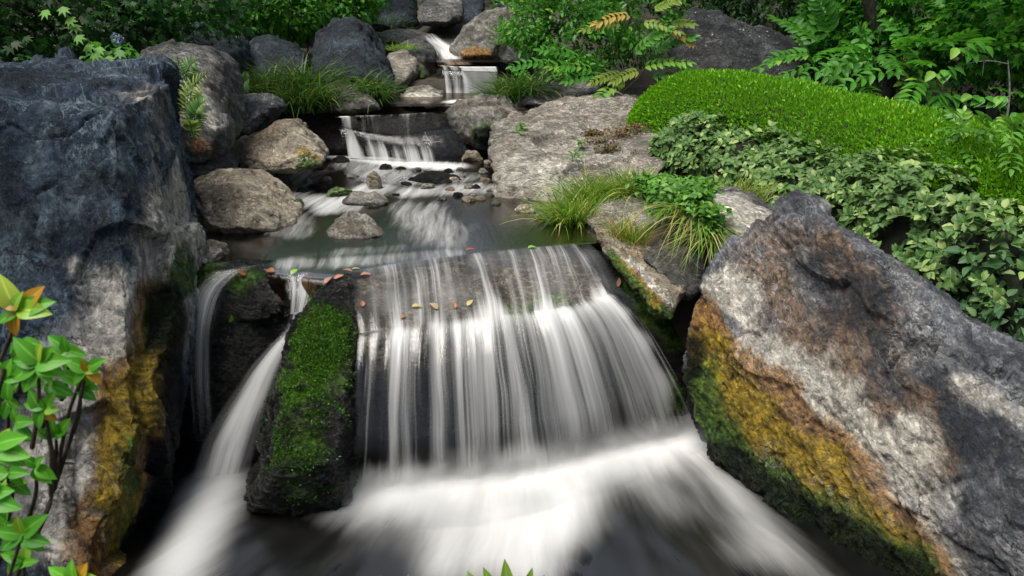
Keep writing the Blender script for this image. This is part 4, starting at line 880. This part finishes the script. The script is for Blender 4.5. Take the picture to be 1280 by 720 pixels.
for (u, v, dx, dz, ln) in [(760, 95, -1, -.1, .45), (745, 88, -1, .1, .5), (800, 85, .9, .1, .5), (790, 70, .6, .5, .5), (730, 75, -.9, .2, .5), (810, 95, .9, -.1, .45), (700, 82, -1, .0, .5), (780, 100, -.3, -.3, .4), (815, 65, .8, .3, .45), (770, 60, -.4, .6, .5), (820, 78, .8, -.2, .4)]:
    compound(L, rs, px(u, v, 11.2), (dx, -.35, dz+.25), (0, -.6, 1), ln*1.4, 8, .14, T_OVAL, rs.uniform(.3, 1))
under(L.build('foliage', L_SHRUB), nd)
L = Leaves()
for (u, v, dx, dz, ln) in [(800, 28, .9, -.1, .45), (790, 18, -.8, -.1, .45), (815, 14, .7, .4, .35), (835, 36, .9, -.4, .3), (780, 30, -1, .0, .5), (838, 30, .8, .1, .25), (800, 88, -.8, -.2, .35), (780, 92, -.9, -.1, .4)]:
    compound(L, rs, px(u, v, 11.1), (dx, -.3, dz+.1), (0, -.6, 1), ln*1.15, 8, .125, T_OVAL, rs.uniform(.2, 1))
under(L.build('tip_foliage', L_YEL), nd)
T = Tubes()
for (u, v) in [(800, 28), (770, 60), (745, 88), (815, 65)]: T.add([px(775, 118, 11.5), px((775+u)/2+8, (118+v)/2, 11.45), px(u, v, 11.3)], .012, .005, 5, 4)
T.each('stem', M_TWIG, nd)
plant('broadleaf_shrub', 'dark evergreen mass behind the speckled boulder', 'shrub', [(930, 5, 14.0, 120, 45, .8, 3600), (880, -40, 14, 140, 50, .9, 1800)], L_DARK, T_OVAL, .09, [[(930, 60, 14), (930, 10, 14)]], seed=41)
plant('maple_tree', 'dark-trunked tree at the top right with layered bright leaves', 'tree', [(1060, 20, 11.8, 60, 60, .7, 2800), (1130, 10, 11.2, 90, 60, .8, 3800), (1240, 30, 10.2, 90, 70, .8, 3600), (1250, -60, 9.6, 130, 50, .8, 900), (1100, -70, 11.6, 170, 40, .8, 900), (1330, 60, 9.8, 60, 90, .8, 1300)],
      L_MAPLE, T_MAPLE, .095, [[(1108, 80, 10.9), (1086, 0, 10.8), (1060, -120, 10.6)], ['b', (1080, -20, 10.8), (1180, -60, 11), (1260, -40, 10)]], seed=43, r0=.17, thr=.02, droop=.45)
b2 = [(1040, 70, 10.8, 40, 30, .5, 11), (1110, 80, 10.4, 60, 36, .5, 20), (1180, 90, 9.8, 60, 36, .5, 16), (1090, 40, 11, 60, 30, .5, 14), (1000, 80, 11.2, 20, 20, .4, 4)]
plant('nandina', 'feathery green nandina behind the top of the clipped hedge', 'nandina', [(1100, 90, 11.0, 90, 40, .4, 900)], L_SHRUB, T_OVAL, .06, [[(1090, 110, 10.9), (1090, 60, 10.8)], [(1150, 120, 10.4), (1170, 80, 10)]], seed=45, part='foliage', tpart='stem', r0=.02, extra=compounds(b2, 0, .75, 7, .16))
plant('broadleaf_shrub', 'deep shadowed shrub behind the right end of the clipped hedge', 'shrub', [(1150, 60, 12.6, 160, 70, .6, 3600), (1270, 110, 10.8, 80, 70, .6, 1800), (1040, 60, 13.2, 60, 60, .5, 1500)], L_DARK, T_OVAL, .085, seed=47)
tw = empty('sapling', tuple(px(1262, 170, 7.6))); tag(tw, 'bare grey twiggy sapling with a few broad leaves at the right edge', 'sapling')
T = Tubes(); T.add([px(1255, 170, 7.6), px(1262, 120, 7.6), px(1260, 75, 7.6)], .012, .006, 5, 4); T.add([px(1260, 80, 7.6), px(1235, 76, 7.5), px(1205, 80, 7.4)], .006, .002, 5, 4); T.add([px(1230, 77, 7.5), px(1228, 95, 7.5)], .004, .002, 5, 3); T.add([px(1262, 120, 7.6), px(1235, 132, 7.5), px(1215, 134, 7.4)], .005, .002, 5, 3)
T.each('stem', plain_mat('grey_twig', (.10, .10, .10), (.24, .23, .22), 20), tw)
L = Leaves()
for (u, v) in [(1180, 88), (1172, 92), (1190, 86), (1212, 60), (1225, 55), (1200, 62), (1195, 120), (1215, 118), (1245, 125), (1180, 118), (1255, 122), (1232, 120), (1270, 145), (1205, 135)]:
    for q in range(3): L.add(T_WIDE, [px(u+rs.uniform(-6, 6), v+rs.uniform(-4, 4), 7.4)], [np.array([rs.uniform(-1, 1), -.3, -.35])], np.array([[rs.uniform(-.3, .3), -.5, 1]]), .13, np.array([rs.uniform(.3, 1)]))
under(L.build('foliage', L_SHRUB), tw)
# the wood beyond, read as one mass
L = Leaves(); rs = np.random.RandomState(77)
for i in range(44):
    u = -200+i*38; Yq = 19+3*rs.uniform(-1, 1); c = px(u, -40+rs.uniform(-50, 50), Yq)
    ell_leaves(L, rs, c, (1.3, .8, 1.9), 420, T_OVAL, .22, seed=i, thr=-.3)
tag(L.build('far_woods', L_DARK), kind='stuff', label='dark wood closing the view behind the garden')

# ------------------------------------------------------------------ hedges
def loaf(ridge, hw, hh, s, th, side):
    P = spl(ridge, 200)[(s*199).astype(int)]
    endf = np.sqrt(np.clip(1-((.16-s)/.16).clip(0, 1)**2, .0, 1))
    n = side[None]*np.cos(th)[:, None]+np.array([0, 0, 1.])*np.sin(th)[:, None]
    Q = P+side[None]*(hw*np.cos(th)*endf)[:, None]+np.array([0, 0, 1.])*(hh*(np.sign(np.sin(th))*np.abs(np.sin(th))**.8*endf-1))[:, None]
    return Q, n
def hedge_core(name, ridge, hw, hh, side, mat, root, shrink=.86):
    s = np.repeat(np.linspace(0.01, 1, 50)[:, None], 16, 1); th = np.repeat(np.linspace(-.25, math.pi+.25, 16)[None], 50, 0)
    Q, n = loaf(ridge, hw*shrink, hh, s.ravel(), th.ravel(), side); Q[:, 2] -= hh*(1-shrink)*.8
    return under(grid_sheet(name, Q.reshape(50, 16, 3), mat), root)
h_ridge = [px(812, 108, 10.3), px(870, 91, 9.8), px(960, 98, 9.1), px(1080, 124, 8.2), px(1190, 147, 7.4), px(1300, 176, 6.7), px(1420, 215, 6.0)]
rs = np.random.RandomState(5)
hd = empty('clipped_hedge', tuple(px(1000, 180, 8.6))); tag(hd, 'bright lime green clipped hedge with a rounded top', 'hedge')
dirv = h_ridge[4]-h_ridge[1]; side = np.cross(dirv, [0, 0, 1.]); side[2] = 0; side /= np.linalg.norm(side); side = side if side[1] < 0 else -side
n = 60000; s = rs.uniform(0, 1, n); th = rs.uniform(-.2, math.pi*.72, n)
Q, nn = loaf(h_ridge, .85, .72, s, th, side); Q += nn*(rs.uniform(-.09, .012, n)+.03*fbm(Q*1.8, 4, 2))[:, None]
L = Leaves(); L.add(T_SPRIG, Q, nn+rs.normal(0, .45, (n, 3))+np.array([0, 0, .35]), rdir(rs, n), rs.uniform(.026, .056, n), rs.uniform(0, 1, n))
under(L.build('foliage', L_HEDGE), hd); hedge_core('twig_core', h_ridge, .85, .72, side, L_CORE, hd, .88)
v_ridge = [px(835, 150, 8.9), px(880, 148, 8.6), px(960, 166, 8.0), px(1040, 188, 7.3), px(1130, 209, 6.6), px(1220, 240, 6.0), px(1320, 280, 5.4)]
vb = empty('variegated_hedge', tuple(px(1050, 260, 7.0))); tag(vb, 'loose hedge of broad pale sage leaves in front of the clipped hedge', 'hedge')
def rosettes(L, Q, nn, size, k, rs, t=T_WIDE, tilt=.8):
    m = len(Q)
    for j in range(k):
        a = 2*math.pi*j/k+rs.uniform(0, 1.2, m)
        ref = np.cross(nn, rdir(rs, m)); ref /= np.linalg.norm(ref, axis=1)[:, None]; r2 = np.cross(nn, ref)
        d = ref*np.cos(a)[:, None]+r2*np.sin(a)[:, None]+nn*tilt*rs.uniform(.1, .8, m)[:, None]
        L.add(t, Q+d*.008, d+rs.normal(0, .15, (m, 3)), nn+rs.normal(0, .2, (m, 3)), size*rs.uniform(.65, 1.15, m), rs.uniform(0, 1, m))
n = 2100; s = rs.uniform(0, 1, n); th = rs.uniform(.05, math.pi*.8, n)
Q, nn = loaf(v_ridge, .6, .62, s, th, side); Q += nn*(rs.uniform(-.12, .07, n)+.16*fbm(Q*2.4, 9, 2))[:, None]
keep = fbm(Q*3.1, 29, 2) > -.35+.35*sstep(.4, 1, s); Q, nn = Q[keep], nn[keep]; n = len(Q)
nn2 = nn+np.array([0, -.2, .5])+rs.normal(0, .3, (n, 3)); nn2 /= np.linalg.norm(nn2, axis=1)[:, None]
L = Leaves(); rosettes(L, Q, nn2, .076, 5, rs); under(L.build('foliage', L_SAGE), vb)
n = 1500; s = rs.uniform(.1, 1, n); th = rs.uniform(-1.0, .25, n)
Q, nn = loaf(v_ridge, .62, .62, s, th*.4, side); Q[:, 2] -= rs.uniform(0, .55, n); Q += nn*rs.uniform(-.2, .08, n)[:, None]
keep = fbm(Q*2.6, 19, 2) > -.05; Q, nn = Q[keep], nn[keep]; n = len(Q)
nn2 = nn*.6+np.array([0, -.3, .6])+rs.normal(0, .35, (n, 3)); nn2 /= np.linalg.norm(nn2, axis=1)[:, None]
L = Leaves(); rosettes(L, Q, nn2, .082, 4, rs); under(L.build('lower_foliage', L_SAGE2), vb)
hedge_core('twig_core', v_ridge, .58, .62, side, L_CORE, vb, .74)
b3 = [(1235, 165, 6.9, 36, 14, .3, 16), (1262, 180, 6.6, 30, 18, .3, 12), (1200, 182, 6.9, 24, 12, .3, 7), (1270, 150, 6.6, 20, 12, .3, 5)]
plant('nandina', 'fresh green low plant spilling over the right end of the clipped hedge', 'shrub', [(1250, 180, 6.7, 30, 22, .25, 120)], L_WEED, T_OVAL, .07, seed=55, part='foliage', extra=compounds(b3, 0, .3, 4, .11))
plant('broadleaf_shrub', 'dark green shrub with big leaves behind the ridge of the massive boulder', 'shrub', [(1240, 330, 5.5, 55, 50, .3, 260), (1270, 400, 5.0, 40, 30, .25, 150), (1180, 300, 6.0, 40, 30, .25, 160)], L_SAGE2, T_WIDE, .085, [[(1250, 390, 5.4), (1240, 330, 5.4)]], seed=57, part='foliage', tpart='stem', r0=.012, thr=-.02, shell=.5)
plant('seedling', 'fine dark ground foliage under the loose hedge behind the boulder ridge', 'undergrowth', [(1110, 270, 6.7, 50, 20, .3, 600), (1160, 330, 6.2, 40, 30, .3, 500), (1230, 420, 5.3, 50, 30, .3, 500), (1050, 250, 7.2, 30, 14, .2, 250)], L_DARK, T_OVAL, .05, seed=59, part='foliage')

# ------------------------------------------------------------------ grasses, ferns and weeds
def tuft(label, spots, mat, n, ln, w=.008, lean=.5, bend=(.3, 1.), seed=1, name='grass_tuft', cat='grass tuft', group=None, dirb=(0, -.1, 0), mats=None):
    rs = np.random.RandomState(seed); P0 = px(*spots[0][:3]); root = empty(name, tuple(P0)); tag(root, label, cat, group)
    def mk(mat, n, nm):
        L = Leaves()
        for (u, v, Y, r) in spots:
            c = px(u, v, Y); B = c+np.stack([rs.normal(0, r, n), rs.normal(0, r*.7, n), np.zeros(n)], 1)
            out = (B-c)/max(r, .01); d = np.array([0, 0, 1.])+out*lean*.5+rs.normal(0, lean*.45, (n, 3))*np.array([1, 1, .2])+np.array(dirb)
            L.blades(B, d, ln*rs.uniform(.5, 1.15, n), w*rs.uniform(.6, 1.2, n), rs.uniform(*bend, n), rs.uniform(0, 1, n))
        under(L.build(nm, mat), root)
    mk(mat, n, 'blades')
    if mats: mk(mats[0], mats[1], 'dry_blades')
    return root
tuft('large dark long-leaved grass tuft on the left bank beside the upper pool', [(325, 134, 10.9, .1), (350, 138, 10.75, .12), (378, 140, 10.65, .12), (405, 138, 10.8, .1), (340, 120, 11.2, .12), (385, 118, 11.1, .12)], L_GRASS, 260, .78, .016, .6, (.3, 1.0), 3)
tuft('dark grass tuft leaning against the tall blue-black boulder', [(442, 124, 11.3, .1), (458, 128, 11.2, .1), (470, 130, 11.2, .06)], L_GRASS, 200, .6, .015, .6, (.3, 1.), 4)
tuft('bright dense grass tuft under the shrub right of the third fall', [(632, 128, 11.3, .1), (650, 124, 11.4, .1), (668, 120, 11.5, .1), (645, 118, 11.7, .12)], L_GRASS, 260, .52, .015, .7, (.3, 1.), 5)
tuft('big light green grass tuft drooping over the pool at the right bank', [(705, 284, 7.15, .07), (722, 282, 7.1, .08), (745, 268, 7.35, .08), (775, 250, 7.5, .09), (800, 250, 7.4, .08), (735, 255, 7.5, .08)], L_GRASSL, 220, .46, .012, .6, (.15, .8), 6, dirb=(-.1, -.15, 0), mats=(L_STRAW, 18))
tuft('orange-tinged dry grass growing behind the tan slab', [(775, 300, 6.45, .05), (795, 306, 6.3, .05), (786, 300, 6.4, .05)], L_GRASSL, 55, .32, .007, .5, (.1, .7), 7, mats=(L_DRY, 26))
tuft('straw-coloured grass hanging down beside the massive boulder', [(868, 268, 6.15, .06), (882, 285, 6.0, .06), (850, 262, 6.3, .06), (892, 300, 5.9, .04)], L_STRAW, 46, .34, .008, 1.0, (.8, 1.7), 8, dirb=(.1, -.5, -.3), mats=(L_GRASSL, 50))
tuft('thin pale grass stalks at the foot of the sage leaved hedge', [(930, 246, 6.6, .06), (948, 250, 6.6, .05), (915, 246, 6.7, .05)], L_GRASSL, 40, .3, .006, .5, (.1, .8), 9, mats=(L_STRAW, 14))
tuft('small bright grass on the flat step far up the left bank', [(478, 56, 14.9, .1), (490, 58, 14.8, .1), (466, 56, 15, .08)], L_GRASSL, 70, .3, .012, .8, (.3, 1.), 10)
tuft('low grass on top of the squat brown boulder', [(495, 63, 13.3, .08), (508, 62, 13.2, .08)], L_GRASSL, 70, .2, .012, .9, (.3, 1.), 11)
tuft('small grass clump beside the leaning striped boulder', [(625, 56, 13.6, .05), (622, 40, 13.8, .05), (628, 48, 13.7, .05)], L_WEED, 40, .25, .014, .9, (.3, 1.), 12)
tuft('dark grass in the shade behind the low dark boulder', [(480, 30, 16.2, .2), (500, 46, 15.6, .15), (520, 50, 15.4, .12)], L_GRASS, 60, .35, .012, .8, (.3, 1.), 13)
FV = get_co(flat_rock.data)
def weed(label, spots, mat, n, size, t=T_WIDE, seed=1, name='weed', cat='weed', flat=.6):
    rs = np.random.RandomState(seed); P0 = px(*spots[0][:3]) if spots[0][2] else hit(FV, *spots[0][:2]); root = empty(name, tuple(P0)); tag(root, label, cat)
    L = Leaves(); T = Tubes()
    for (u, v, Y, r, h) in spots:
        c = px(u, v, Y) if Y else hit(FV, u, v); B = c+np.stack([rs.normal(0, r, n), rs.normal(0, r*.6, n), rs.uniform(0, h, n)], 1)
        if not Y: B[:, 2] += np.interp(B[:, 1], [8.2, 11.2], [0, .0])
        L.add(t, B, rdir(rs, n)*np.array([1, 1, .5])+np.array([0, -.2, .1]), np.array([0, -.3, 1.])+rs.normal(0, .4, (n, 3)), size*rs.uniform(.5, 1.2, n), rs.uniform(0, 1, n))
    under(L.build('foliage', mat), root); return root
weed('bright broad-leaved weeds between the grass tuft and the grey rock', [(830, 250, 6.9, .12, .14), (850, 245, 6.8, .12, .16), (870, 250, 6.6, .1, .18), (835, 270, 6.5, .08, .1), (885, 265, 6.3, .06, .14), (815, 235, 7.2, .1, .12), (886, 300, 5.85, .04, .12), (868, 262, 6.05, .07, .14), (884, 278, 5.9, .06, .12), (850, 256, 6.3, .08, .14)], L_WEED, 230, .065, seed=3)
weed('reddish creeping weed in the hollow of the flat brown rock', [(748, 170, 0, .10, .06), (772, 160, 0, .12, .07), (792, 156, 0, .09, .07), (755, 182, 0, .07, .05), (740, 160, 0, .06, .05)], L_REDW, 170, .036, seed=4)
weed('small green weed growing in a crack of the flat brown rock', [(718, 192, 0, .05, .1), (722, 178, 0, .04, .1)], L_WEED, 60, .05, T_NARROW, seed=5)
weed('tiny seedling on the left edge of the flat brown rock', [(655, 160, 0, .03, .06), (652, 150, 0, .03, .04)], L_WEED, 26, .045, seed=6)
weed('tiny green plant beneath the cream boulder at the foot of the dark block', [(243, 272, 6.6, .025, .04)], L_WEED, 20, .035, seed=7)
def fern(label, fronds, mat, pinn, root_px, seed=1, name='fern', mats=None):
    rs = np.random.RandomState(seed); root = empty(name, tuple(px(*root_px))); tag(root, label, 'fern'); T = Tubes()
    for i, (pts, ln, mt) in enumerate(fronds):
        P = spl([px(*q) for q in pts], 40); L = Leaves(); T.add([P[0], P[13], P[26], P[39]], .005, .0015, 5, 3)
        D = np.gradient(P, axis=0); D /= np.linalg.norm(D, axis=1)[:, None]
        view = np.array([0, -.85, .5]); sd_ = np.cross(D, view); sd_ /= np.linalg.norm(sd_, axis=1)[:, None]
        t = np.linspace(0, 1, 40); prof = np.clip(np.sin(np.pi*np.clip(t*.86+.12, 0, 1)), .12, 1)*ln
        for sg in (-1, 1):
            L.add(leaf_t(.085, .2, .3), P[4::2], sd_[4::2]*sg+D[4::2]*.55, np.tile(view, (18, 1))+rs.normal(0, .2, (18, 3)), prof[4::2], rs.uniform(0, 1, 18))
        under(L.build('frond', mt), root)
    T.each('stem', M_TWIG, root); return root
fern('tall upright fern with green and yellow fronds beside the dark block', [
    ([(242, 172, 6.75), (236, 130, 6.85), (226, 95, 6.9), (222, 70, 6.85)], .15, L_FERN), ([(243, 172, 6.7), (238, 140, 6.7), (240, 112, 6.65), (262, 88, 6.5)], .14, L_FERNY),
    ([(244, 172, 6.7), (243, 150, 6.65), (246, 135, 6.6), (262, 122, 6.5)], .12, L_FERN), ([(244, 174, 6.7), (240, 165, 6.6), (238, 155, 6.6), (234, 148, 6.55)], .09, L_FERNY), ([(238, 170, 6.8), (230, 110, 6.9), (236, 84, 6.9), (248, 74, 6.85)], .13, L_FERN)], L_FERN, 40, (243, 174, 6.7))
fern('withered brown fern frond curled under the tall fern', [([(238, 172, 6.65), (248, 176, 6.55), (258, 184, 6.5), (263, 193, 6.5)], .06, L_BROWN), ([(240, 174, 6.65), (246, 182, 6.55), (252, 190, 6.5)], .05, L_BROWN)], L_BROWN, 40, (240, 176, 6.6), 2)
fern('small dark green fern left of the big grass tuft', [([(296, 114, 10.3), (290, 102, 10.2), (284, 90, 10.2), (281, 82, 10.2)], .16, L_FERN), ([(298, 114, 10.3), (304, 104, 10.2), (312, 96, 10.1)], .15, L_FERN)], L_FERN, 40, (296, 114, 10.3), 3)

# moss cushions: short tufts standing on the mossy faces
def moss_on(o, n, size, mat, seed=1, thr=.5):
    rs = np.random.RandomState(seed); me = o.data; V = get_co(me); N = get_no(me)
    a = np.empty(len(V), np.float32); me.attributes['moss'].data.foreach_get('value', a)
    w = sstep(thr-.25, thr+.45, a+.95*fbm(V*5, 3, 4))**1.3*(.35+.65*sstep(.0, 1.1, V[:, 2]))*np.where((N*(np.array([0, 0, CAM_Z])-V)).sum(1) > -.2, 1, 0); w /= w.sum()
    i = rs.choice(len(V), n, p=w); L = Leaves()
    L.add(T_DIA, V[i]+rs.normal(0, .006, (n, 3)), N[i]+rs.normal(0, .6, (n, 3))+np.array([0, 0, .2]), rdir(rs, n), size*rs.uniform(.5, 1.4, n), np.clip(rs.uniform(0, 1, n)*.7+.3*gn(V[i]*9, 4)+.1, 0, 1))
    m = L.build('moss', mat); m.parent = o; return m
moss_on(moss_rock, 8000, .016, L_MOSS, thr=.45)

# ------------------------------------------------------------------ near shrub at the left edge and the leaf tips at the bottom
def leaf_hi(w=.26, curl=.25, fold=.28):
    nu, nv = 5, 9; V, F, M = [], [], []
    for j in range(nv):
        t = j/(nv-1); pr = w*(math.sin(math.pi*min(1, t**.8))**.8)+.006
        for i in range(nu):
            s = i/(nu-1)*2-1; V.append((s*pr, t, fold*pr*abs(s)-curl*t*t)); M.append(abs(s))
    for j in range(nv-1):
        for i in range(nu-1): F.append((j*nu+i, j*nu+i+1, (j+1)*nu+i+1, (j+1)*nu+i))
    return np.array(V), F, np.array(M)
T_HI, T_HI2 = leaf_hi(), leaf_hi(.3, .45, .35)
fs = empty('near_shrub', (-1.35, 1.0, 1.3)); tag(fs, 'bright green glossy shrub sprigs with orange young tips at the left edge', 'shrub')
rs = np.random.RandomState(4)
Lg, Ly, Lo, T = Leaves(), Leaves(), Leaves(), Tubes()
def sprig(u, v, Y, leaves, top):
    """leaves: (angle deg on the picture plane, length px, tilt to the viewer, kind)"""
    c = px(u, v, Y); dp = proj(c)[2]
    for (a, l, tl, kd) in leaves:
        d = np.array([math.cos(R(a)), -tl, math.sin(R(a))]); nr = np.array([rs.uniform(-.3, .3), -1, .75])
        {'g': Lg, 'y': Ly, 'o': Lo}[kd].add(T_HI if rs.uniform() < .5 else T_HI2, [c+rs.normal(0, .003, 3)], [d], nr[None], l/FOC*dp*.68, np.array([rs.uniform(0, 1)]))
    T.add([px(top[0], top[1], Y+.05), px((top[0]+u)/2+4, (top[1]+v)/2, Y+.03), c], .0045, .0028, 6, 5)
sprig(22, 388, 1.25, [(100, 66, .2, 'y'), (70, 40, .3, 'g'), (30, 66, .3, 'g'), (10, 62, .5, 'y'), (150, 40, .3, 'o'), (255, 46, .4, 'o'), (50, 62, .1, 'o'), (200, 46, .5, 'g')], (-10, 470))
sprig(5, 470, 1.28, [(60, 46, .3, 'g'), (110, 44, .3, 'g'), (20, 60, .3, 'g'), (150, 40, .2, 'g')], (-40, 560))
sprig(48, 455, 1.24, [(120, 60, .3, 'g'), (75, 42, .2, 'y'), (50, 52, .3, 'g'), (20, 62, .3, 'g'), (-5, 50, .4, 'g'), (-50, 44, .5, 'g'), (200, 56, .4, 'g'), (235, 58, .5, 'g'), (160, 44, .3, 'g')], (40, 560))
sprig(108, 462, 1.3, [(140, 46, .3, 'g'), (45, 40, .3, 'g'), (10, 34, .4, 'g'), (-40, 34, .5, 'o'), (100, 26, .3, 'o'), (220, 36, .5, 'g'), (-80, 34, .5, 'g')], (68, 610))
sprig(56, 512, 1.27, [(60, 44, .3, 'g'), (110, 50, .2, 'g'), (20, 34, .4, 'g'), (-30, 30, .4, 'o'), (160, 40, .3, 'g'), (240, 40, .4, 'g')], (64, 620))
sprig(0, 556, 1.2, [(25, 66, .3, 'g'), (0, 72, .5, 'g'), (60, 40, .2, 'y'), (-25, 60, .6, 'g')], (-50, 640))
sprig(-22, 620, 1.18, [(20, 66, .3, 'g'), (-5, 74, .4, 'g'), (50, 40, .3, 'g'), (-40, 56, .6, 'g')], (-60, 700))
sprig(28, 668, 1.22, [(45, 60, .3, 'g'), (5, 52, .4, 'g'), (150, 50, .4, 'g'), (90, 40, .3, 'y'), (-20, 44, .5, 'g'), (200, 50, .5, 'g')], (-20, 790))
sprig(96, 730, 1.16, [(130, 56, .3, 'g'), (95, 52, .3, 'g'), (60, 56, .3, 'o'), (160, 60, .5, 'g'), (30, 50, .4, 'g')], (60, 830))
T.add([px(-60, 860, 1.25), px(20, 720, 1.28), px(68, 610, 1.33), px(60, 540, 1.3)], .006, .004, 6, 5); T.add([px(68, 612, 1.33), px(85, 520, 1.34), px(108, 462, 1.3)], .004, .003, 6, 5)
T.add([np.array([-1.3, 1.1, 1.2]), px(-80, 900, 1.2), px(-60, 700, 1.22), px(-20, 560, 1.25), px(5, 460, 1.27)], .008, .004, 6, 5); T.add([np.array([-1.28, 1.05, 1.2]), px(-60, 860, 1.25)], .008, .006, 6, 3); T.add([np.array([-1.25, 1.05, 1.2]), px(60, 830, 1.2)], .006, .005, 6, 3)
for (u, v, Y) in [(30, 430, 1.3), (10, 500, 1.32), (60, 480, 1.3), (20, 530, 1.3), (70, 545, 1.32), (10, 590, 1.28), (5, 650, 1.28), (30, 700, 1.26), (85, 440, 1.33), (45, 585, 1.3), (15, 600, 1.3), (100, 480, 1.33)]:
    sprig(u, v, Y, [(rs.uniform(0, 360), rs.uniform(26, 46), rs.uniform(.1, .6), 'g') for _ in range(6)], (u-8, v+60))
under(Lg.build('foliage', L_FRONT), fs); under(Ly.build('young_foliage', L_FRONTY), fs); under(Lo.build('red_tip_foliage', L_FRONTO), fs); T.each('stem', M_TWIG, fs)
bt = empty('near_plant', tuple(px(630, 760, 1.6))); tag(bt, 'pale green leaf tips poking up at the bottom centre edge', 'plant')
L = Leaves(); T_BL = leaf_hi(.13, .15, .3)
for (u, v, a, l) in [(636, 760, 92, 74), (628, 760, 108, 66), (618, 765, 115, 70), (644, 765, 72, 70), (650, 765, 62, 64), (640, 770, 100, 60), (478, 752, 88, 40), (506, 752, 80, 42), (514, 756, 66, 46)]:
    c = px(u, v, 1.6); dp = proj(c)[2]; L.add(T_BL, [c], [np.array([math.cos(R(a)), -.15, math.sin(R(a))])], np.array([[.2, -1, .3]]), l/FOC*dp, np.array([rs.uniform(0, 1)]))
under(L.build('foliage', leaf_mat('pale_leaf_tip', (.16, .32, .03), (.34, .46, .10), None, .9, .4, vein=.3)), bt)
T = Tubes()
for (u, v) in [(636, 760), (508, 754), (640, 768)]: b = px(u, v, 1.6); T.add([np.array([b[0], 1.45, 1.25]), (b+np.array([b[0], 1.45, 1.25]))/2+[0, 0, .05], b], .006, .004, 5, 3)
T.each('stem', M_TWIG, bt)

# ------------------------------------------------------------------ fallen leaves on the ledge and the water edge
dg = bpy.context.evaluated_depsgraph_get(); dg.update()
def land(u, v):
    for _ in range(1):
        h, loc, nr, i, ob, mx = scene.ray_cast(dg, Vector((0, 0, CAM_Z)), Vector(ray(u, v)).normalized())
    return (np.array(loc), np.array(nr)) if h else (pz(u, v, 1.2), np.array([0, 0, 1.]))
def leafcol(nm, a): return leaf_mat(nm, a, tuple(x*1.35 for x in a), None, .9, .15, rough=.4, vein=.3, var=.25)
FC = {'orange': leafcol('fallen_orange_leaf', (.22, .075, .025)), 'pink': leafcol('fallen_pink_leaf', (.24, .12, .085)), 'yellow': leafcol('fallen_yellow_leaf', (.27, .23, .08)), 'tan': leafcol('fallen_tan_leaf', (.26, .2, .12)), 'green': leafcol('fallen_green_leaf', (.14, .30, .03)), 'red': leafcol('fallen_red_leaf', (.26, .05, .03))}
for i, (u, v, l, a, c, lab) in enumerate([
    (424, 347, 26, 20, 'orange', 'bright orange fallen leaf on top of the mossy rock'), (411, 352, 24, 80, 'pink', 'pinkish fallen leaf stuck left of the bright orange leaf above the mossy rock'), (434, 340, 26, 150, 'pink', 'pale pink fallen leaf lying just above the bright orange leaf'),
    (457, 345, 24, -50, 'pink', 'pink leaf right of the orange leaf at the left end of the lip'), (445, 338, 18, 10, 'tan', 'small tan leaf at the water edge above the pink leaves'), (368, 341, 18, 60, 'green', 'yellow-green leaf caught at the top of the narrow side fall'),
    (521, 384, 15, -20, 'yellow', 'thin yellow leaf alone on the left half of the ledge'), (542, 384, 16, 120, 'tan', 'tan leaf right of the thin yellow leaf on the ledge'), (568, 383, 13, 100, 'orange', 'orange-brown leaf in the middle of the ledge'), (588, 380, 13, 70, 'yellow', 'small yellow leaf right of the orange-brown leaf on the ledge'),
    (504, 397, 11, 30, 'orange', 'tiny orange leaf near the edge of the ledge under the thin yellow leaf'), (453, 381, 11, 90, 'orange', 'tiny orange leaf on the left shoulder of the ledge'), (588, 314, 15, -30, 'red', 'red leaf floating where the pool meets the lip'), (665, 311, 13, -40, 'green', 'green-yellow leaf floating near the right end of the lip'),
    (773, 353, 14, 80, 'pink', 'pinkish leaf on the black wet rock under the tan slab'), (287, 397, 20, 95, 'green', 'green leaf stuck on the dark wet round rock'), (302, 341, 22, 160, 'orange', 'orange leaf above the dark wet round rock'), (338, 340, 24, 175, 'orange', 'long orange leaf beside the top of the narrow side fall')]):
    p, nr = land(u, v); dp = proj(p)[2]
    if np.dot(nr, [0, -1, .6]) < 0: nr = -nr
    d = np.array([math.cos(R(a)), .2, math.sin(R(a))]); d = d-nr*np.dot(d, nr)
    L = Leaves(); ln = (l if l < 17 else 13+.3*(l-17))/FOC*dp*.85; L.add(T_WIDE if i % 2 else T_OVAL, [p+nr*.012-d/np.linalg.norm(d)*ln*.5], [d+nr*.15], nr[None], ln, np.array([.5]))
    tag(L.build('fallen_leaf', FC[c]), lab, 'leaf', 'fallen leaves')
